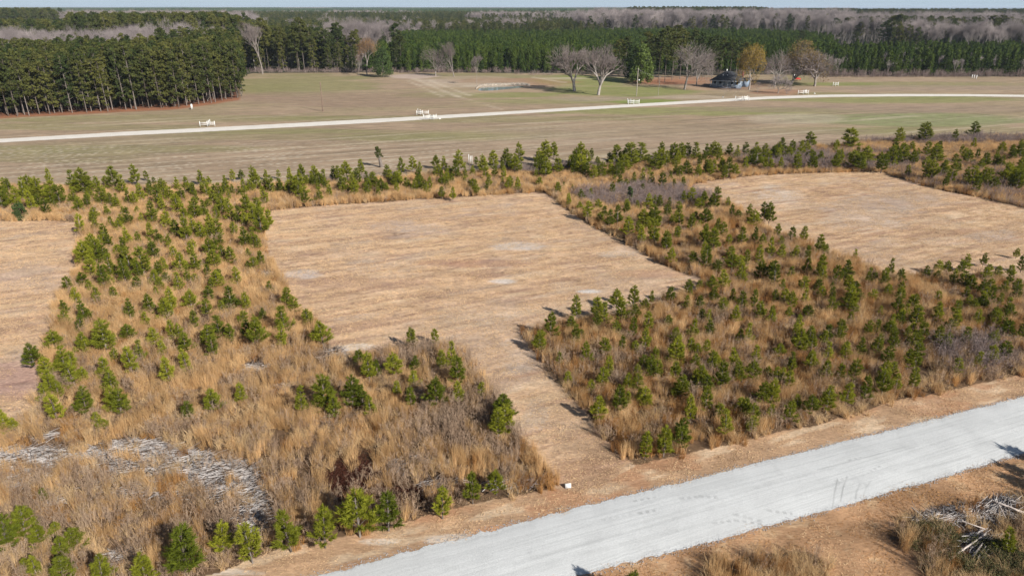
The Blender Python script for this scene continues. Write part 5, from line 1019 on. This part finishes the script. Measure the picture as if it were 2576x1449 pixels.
# front row of the plantation as single trees
k = 0
for u_ in np.arange(985, 1560, 18):
    y = 352+random.uniform(-2, 2); uj_ = u_+random.uniform(-9, 9); thing_from('plantation_pine', YOUNG[k % 4], (XU(uj_, y), y, 0), random.uniform(0, 6), random.uniform(.5, 1.15), 'green plantation pine in the front row facing the pond', 'plantation pine', 'front row of the pine plantation facing the pond'); k += 1
for u_ in np.arange(2075, 2600, 17):
    y = 332+random.uniform(-2, 2); uj_ = u_+random.uniform(-9, 9); thing_from('plantation_pine', YOUNG[k % 4], (XU(uj_, y), y, 0), random.uniform(0, 6), random.uniform(.4, 1.05), 'green plantation pine in the front row at far right', 'plantation pine', 'front row of the pine plantation at far right'); k += 1
# mixed woods
def mixed(u0, u1, Y0, Y1, step, ptype, hp=18, hh=18, nz=.012, thr=.5, keyp='p', kk=0):
    P = stand(u0, u1, Y0, Y1, step)
    if ptype == 'mix': nzv = fbm(P[:, 0]*nz, P[:, 1]*nz, 80+kk, 4) + RNG.normal(size=len(P))*.05; mh = nzv > thr
    elif ptype == 'h': mh = RNG.random(len(P)) < .84
    else: mh = RNG.random(len(P)) < .04
    put(keyp, P[~mh], hp, 18 if keyp == 'p' else 24, .14); put('h', P[mh], hh, HB, .22)
mixed(-900, 320, 268, 400, 5.0, 'h', 16, 17.5); mixed(300, 610, 300, 385, 5.0, 'mix', 19, 19, thr=.45, kk=1)
mixed(-900, 200, 400, 520, 5.5, 'p', 20); mixed(200, 620, 385, 520, 5.5, 'p', 23.5, 20, keyp='t'); mixed(-900, 130, 760, 1100, 8, 'p', 25, 20, keyp='t')
mixed(120, 620, 780, 1080, 8, 'h', 18, 22); mixed(-900, 620, 520, 780, 7.5, 'p', 17, 17); mixed(620, 940, 372, 430, 5.2, 'mix', 17, 20, thr=.55, kk=2)
P = stand(855, 965, 430, 480, 5); put('h', P, 21, HB)
mixed(620, 950, 430, 1000, 8, 'p', 15.5, 16); mixed(950, 1480, 640, 1000, 8, 'mix', 15.5, 16, thr=.66, kk=3)
mixed(1460, 2100, 700, 1050, 7.5, 'h', 21, 23.5); mixed(1590, 1910, 1050, 1400, 9, 'p', 26.3, 24, keyp='t'); mixed(1200, 1590, 1000, 1400, 10, 'mix', 19, 20, thr=.52, kk=4)
mixed(1985, 2900, 1050, 1500, 10, 'p', 23.5, 22, keyp='t'); mixed(2090, 2900, 560, 900, 7.5, 'mix', 20, 21.5, thr=.42, kk=8, keyp='t')
mixed(2240, 2900, 478, 560, 5.5, 'mix', 19, 19, thr=.54, kk=5)
for (u_, y, z) in [(2095, 600, 21), (2100, 596, 17), (2010, 470, 15.5), (2150, 560, 12), (2215, 500, 21), (2235, 505, 24), (2250, 500, 25), (2262, 510, 24), (2230, 490, 17), (2255, 488, 18), (2280, 505, 16), (2340, 500, 19), (2360, 505, 22), (2375, 508, 23), (2385, 500, 20), (2365, 492, 16), (2430, 520, 23), (2450, 520, 21), (2480, 505, 24), (2500, 510, 24), (2520, 505, 23), (2535, 515, 20), (2570, 500, 22), (2585, 505, 20), (2600, 500, 23), (2300, 520, 14)]:
    s_ = z/24; thing_from('pine_tree', TALL[int(u_) % 4], (XU(u_, y), y, 0), random.uniform(0, 6), (s_*1.35, s_*1.35, s_), 'tall dark spreading pine standing over the bare woods at upper right', 'pine tree', 'tall dark pines over the bare woods at upper right')
put('b', stand(2230, 2950, 474, 480, 2.2), 3.2, 1, .4); put('b', stand(620, 1290, 350, 354, 2.6), 2.0, 1, .5); put('b', stand(1288, 2600, 338, 350, 6), 1.8, 1, .5); put('b', stand(2060, 2900, 328, 332, 2.2), 2.6, 1, .5)
# the rest to the middle distance
for (u0, u1, Y0, Y1, st_) in [(-900, 1200, 1080, 1700, 11), (1200, 2100, 1400, 1700, 11)]: mixed(u0, u1, Y0, Y1, st_, 'mix', 19, 20, nz=.006, thr=.64, kk=6)
BR = [weed_proto(26, 1.0, M['brush'], 'edge brush', r=1.2, tw=.02) for i in range(3)]
pro = {'y': (YOUNGJ, 'young_pine_plantation', 'dense green young pine plantation behind the pasture'), 'p': (PINEJ, 'far_pine_woods', 'far off dark green pine woods'), 't': (TALLJ, 'tall_pine_woods', 'far off tall dark pine woods'), 'h': (HARDJ, 'bare_hardwood_swamp', 'far off grey bare hardwood woods'), 'b': (BR, 'wood_edge_brush', 'brown brush along the foot of the woods')}
for k_, lst in acc.items():
    P = np.concatenate([a for a, b_ in lst]); s = np.concatenate([b_ for a, b_ in lst]); w_ = s*RNG.uniform(.9, 1.15, len(s))
    if k_ == 'b': w_ = np.full(len(s), 1.2)
    scatter(pro[k_][1], P, pro[k_][0], pro[k_][2], 'woods' if k_ != 'b' else 'brush', scl=np.stack([w_, w_, s], -1))
# distant forest to the horizon: patches of crowns
def tile_proto(name, m, n=150, H=19, W=100, wid=6.5, nt=26):
    c = np.c_[RNG.uniform(-W/2, W/2, (n, 2)), H*RNG.uniform(.80, 1.05, n)]; c[:, 2] -= 3.5
    cc = np.repeat(c, nt, 0); o_ = rdir(len(cc))*RNG.uniform(.4, 1, len(cc))[:, None]*np.array([wid/2, wid/2, 4.0]); return tri_obj(name, leaf_tris(cc+o_, 2.6, .8, up=.5), m)
pm = mat('far pine canopy', (.038, .066, .022), var=(.060, .088, .026), nscale=.02, namt=.35); TP = [tile_proto('far pines', pm) for i in range(3)]; TH = [tile_proto('far hardwoods', M['twigfar'], n=170, wid=7) for i in range(2)]
P = []; y = 1700; 
while y < 9500:
    st_ = 92 if y < 5000 else 150; x0, x1 = XU(-500, y), XU(2150, y)
    if y < 2500: x1 = XU(3000, y)
    n = int((x1-x0)/st_); xs = x0+(np.arange(n)+.5)*st_; P.append(np.stack([xs+RNG.uniform(-20, 20, n), np.full(n, y)+RNG.uniform(-20, 20, n), np.zeros(n), np.full(n, st_/92.)], -1)); y += st_
P = np.concatenate(P); u_, v_ = UV(P[:, 0], P[:, 1]); P = P[~((u_ > 1850) & (P[:, 1] > 4500))]
nzv = fbm(P[:, 0]*.0016, P[:, 1]*.0011, 95, 5); hd = nzv > .60
for mk, pr, nm, lb in ((~hd, TP, 'distant_pine_forest', 'dark blue green pine forest reaching to the horizon'), (hd, TH, 'distant_hardwoods', 'pale grey hardwood bands in the forest near the horizon')):
    q = P[mk]; h_ = (.80+.55*fbm(q[:, 0]*.002, q[:, 1]*.002, 97, 3)); scatter(nm, q[:, :3], pr, lb, 'forest', scl=np.stack([q[:, 3]*1.12, q[:, 3]*1.12, h_], -1))

# where several of a kind stand in a row, say which one
def th(k): return '%d%s' % (k, {1: 'st', 2: 'nd', 3: 'rd'}.get(k % 10 if k % 100 not in (11, 12, 13) else 0, 'th'))
for grp, txt in [('front row of the pine plantation facing the pond', 'front row plantation pine facing the pond, %s from left'), ('front row of the pine plantation at far right', 'front row plantation pine at far right, %s from left of that row'),
                 ('tall pines at the edge of the middle woods', 'tall dark pine at the middle woods edge, %s tall one from left'), ('shorter leafy pines at the edge of the middle woods', 'shorter leafy pine at the middle woods edge, %s short one from left'),
                 ('dark pines behind the farmhouse yard', 'dark pine behind the farmhouse yard, %s from left'), ('tall dark pines over the bare woods at upper right', 'tall dark pine over the bare woods at upper right, %s from left'), ('lower pines behind the dark cedar', 'low dense pine behind the dark evergreen, %s from left')]:
    q = sorted([o for o in bpy.data.objects if o.get('group') == grp], key=lambda o: UV(np.array(o.location.x), np.array(o.location.y))[0])
    for k, o in enumerate(q): o['label'] = txt % th(k+1)

# ------------------------------------------------------------------ air
hz = MB(); hz.box(-14000, 14000, -400, 26000, -1.0, 36.5); o = hz.build('haze', None or bpy.data.materials.new('haze air')); m_ = o.data.materials[0]; m_.use_nodes = True; t = m_.node_tree
for n_ in list(t.nodes):
    if n_.type != 'OUTPUT_MATERIAL': t.nodes.remove(n_)
pv = t.nodes.new('ShaderNodeVolumePrincipled'); pv.inputs['Density'].default_value = HAZE; pv.inputs['Color'].default_value = (.72, .84, 1.0, 1); pv.inputs['Anisotropy'].default_value = 0.0
t.links.new(pv.outputs[0], [n_ for n_ in t.nodes if n_.type == 'OUTPUT_MATERIAL'][0].inputs['Volume']); o['kind'] = 'stuff'; tag(o, 'thin blue air between the camera and the horizon', 'haze')
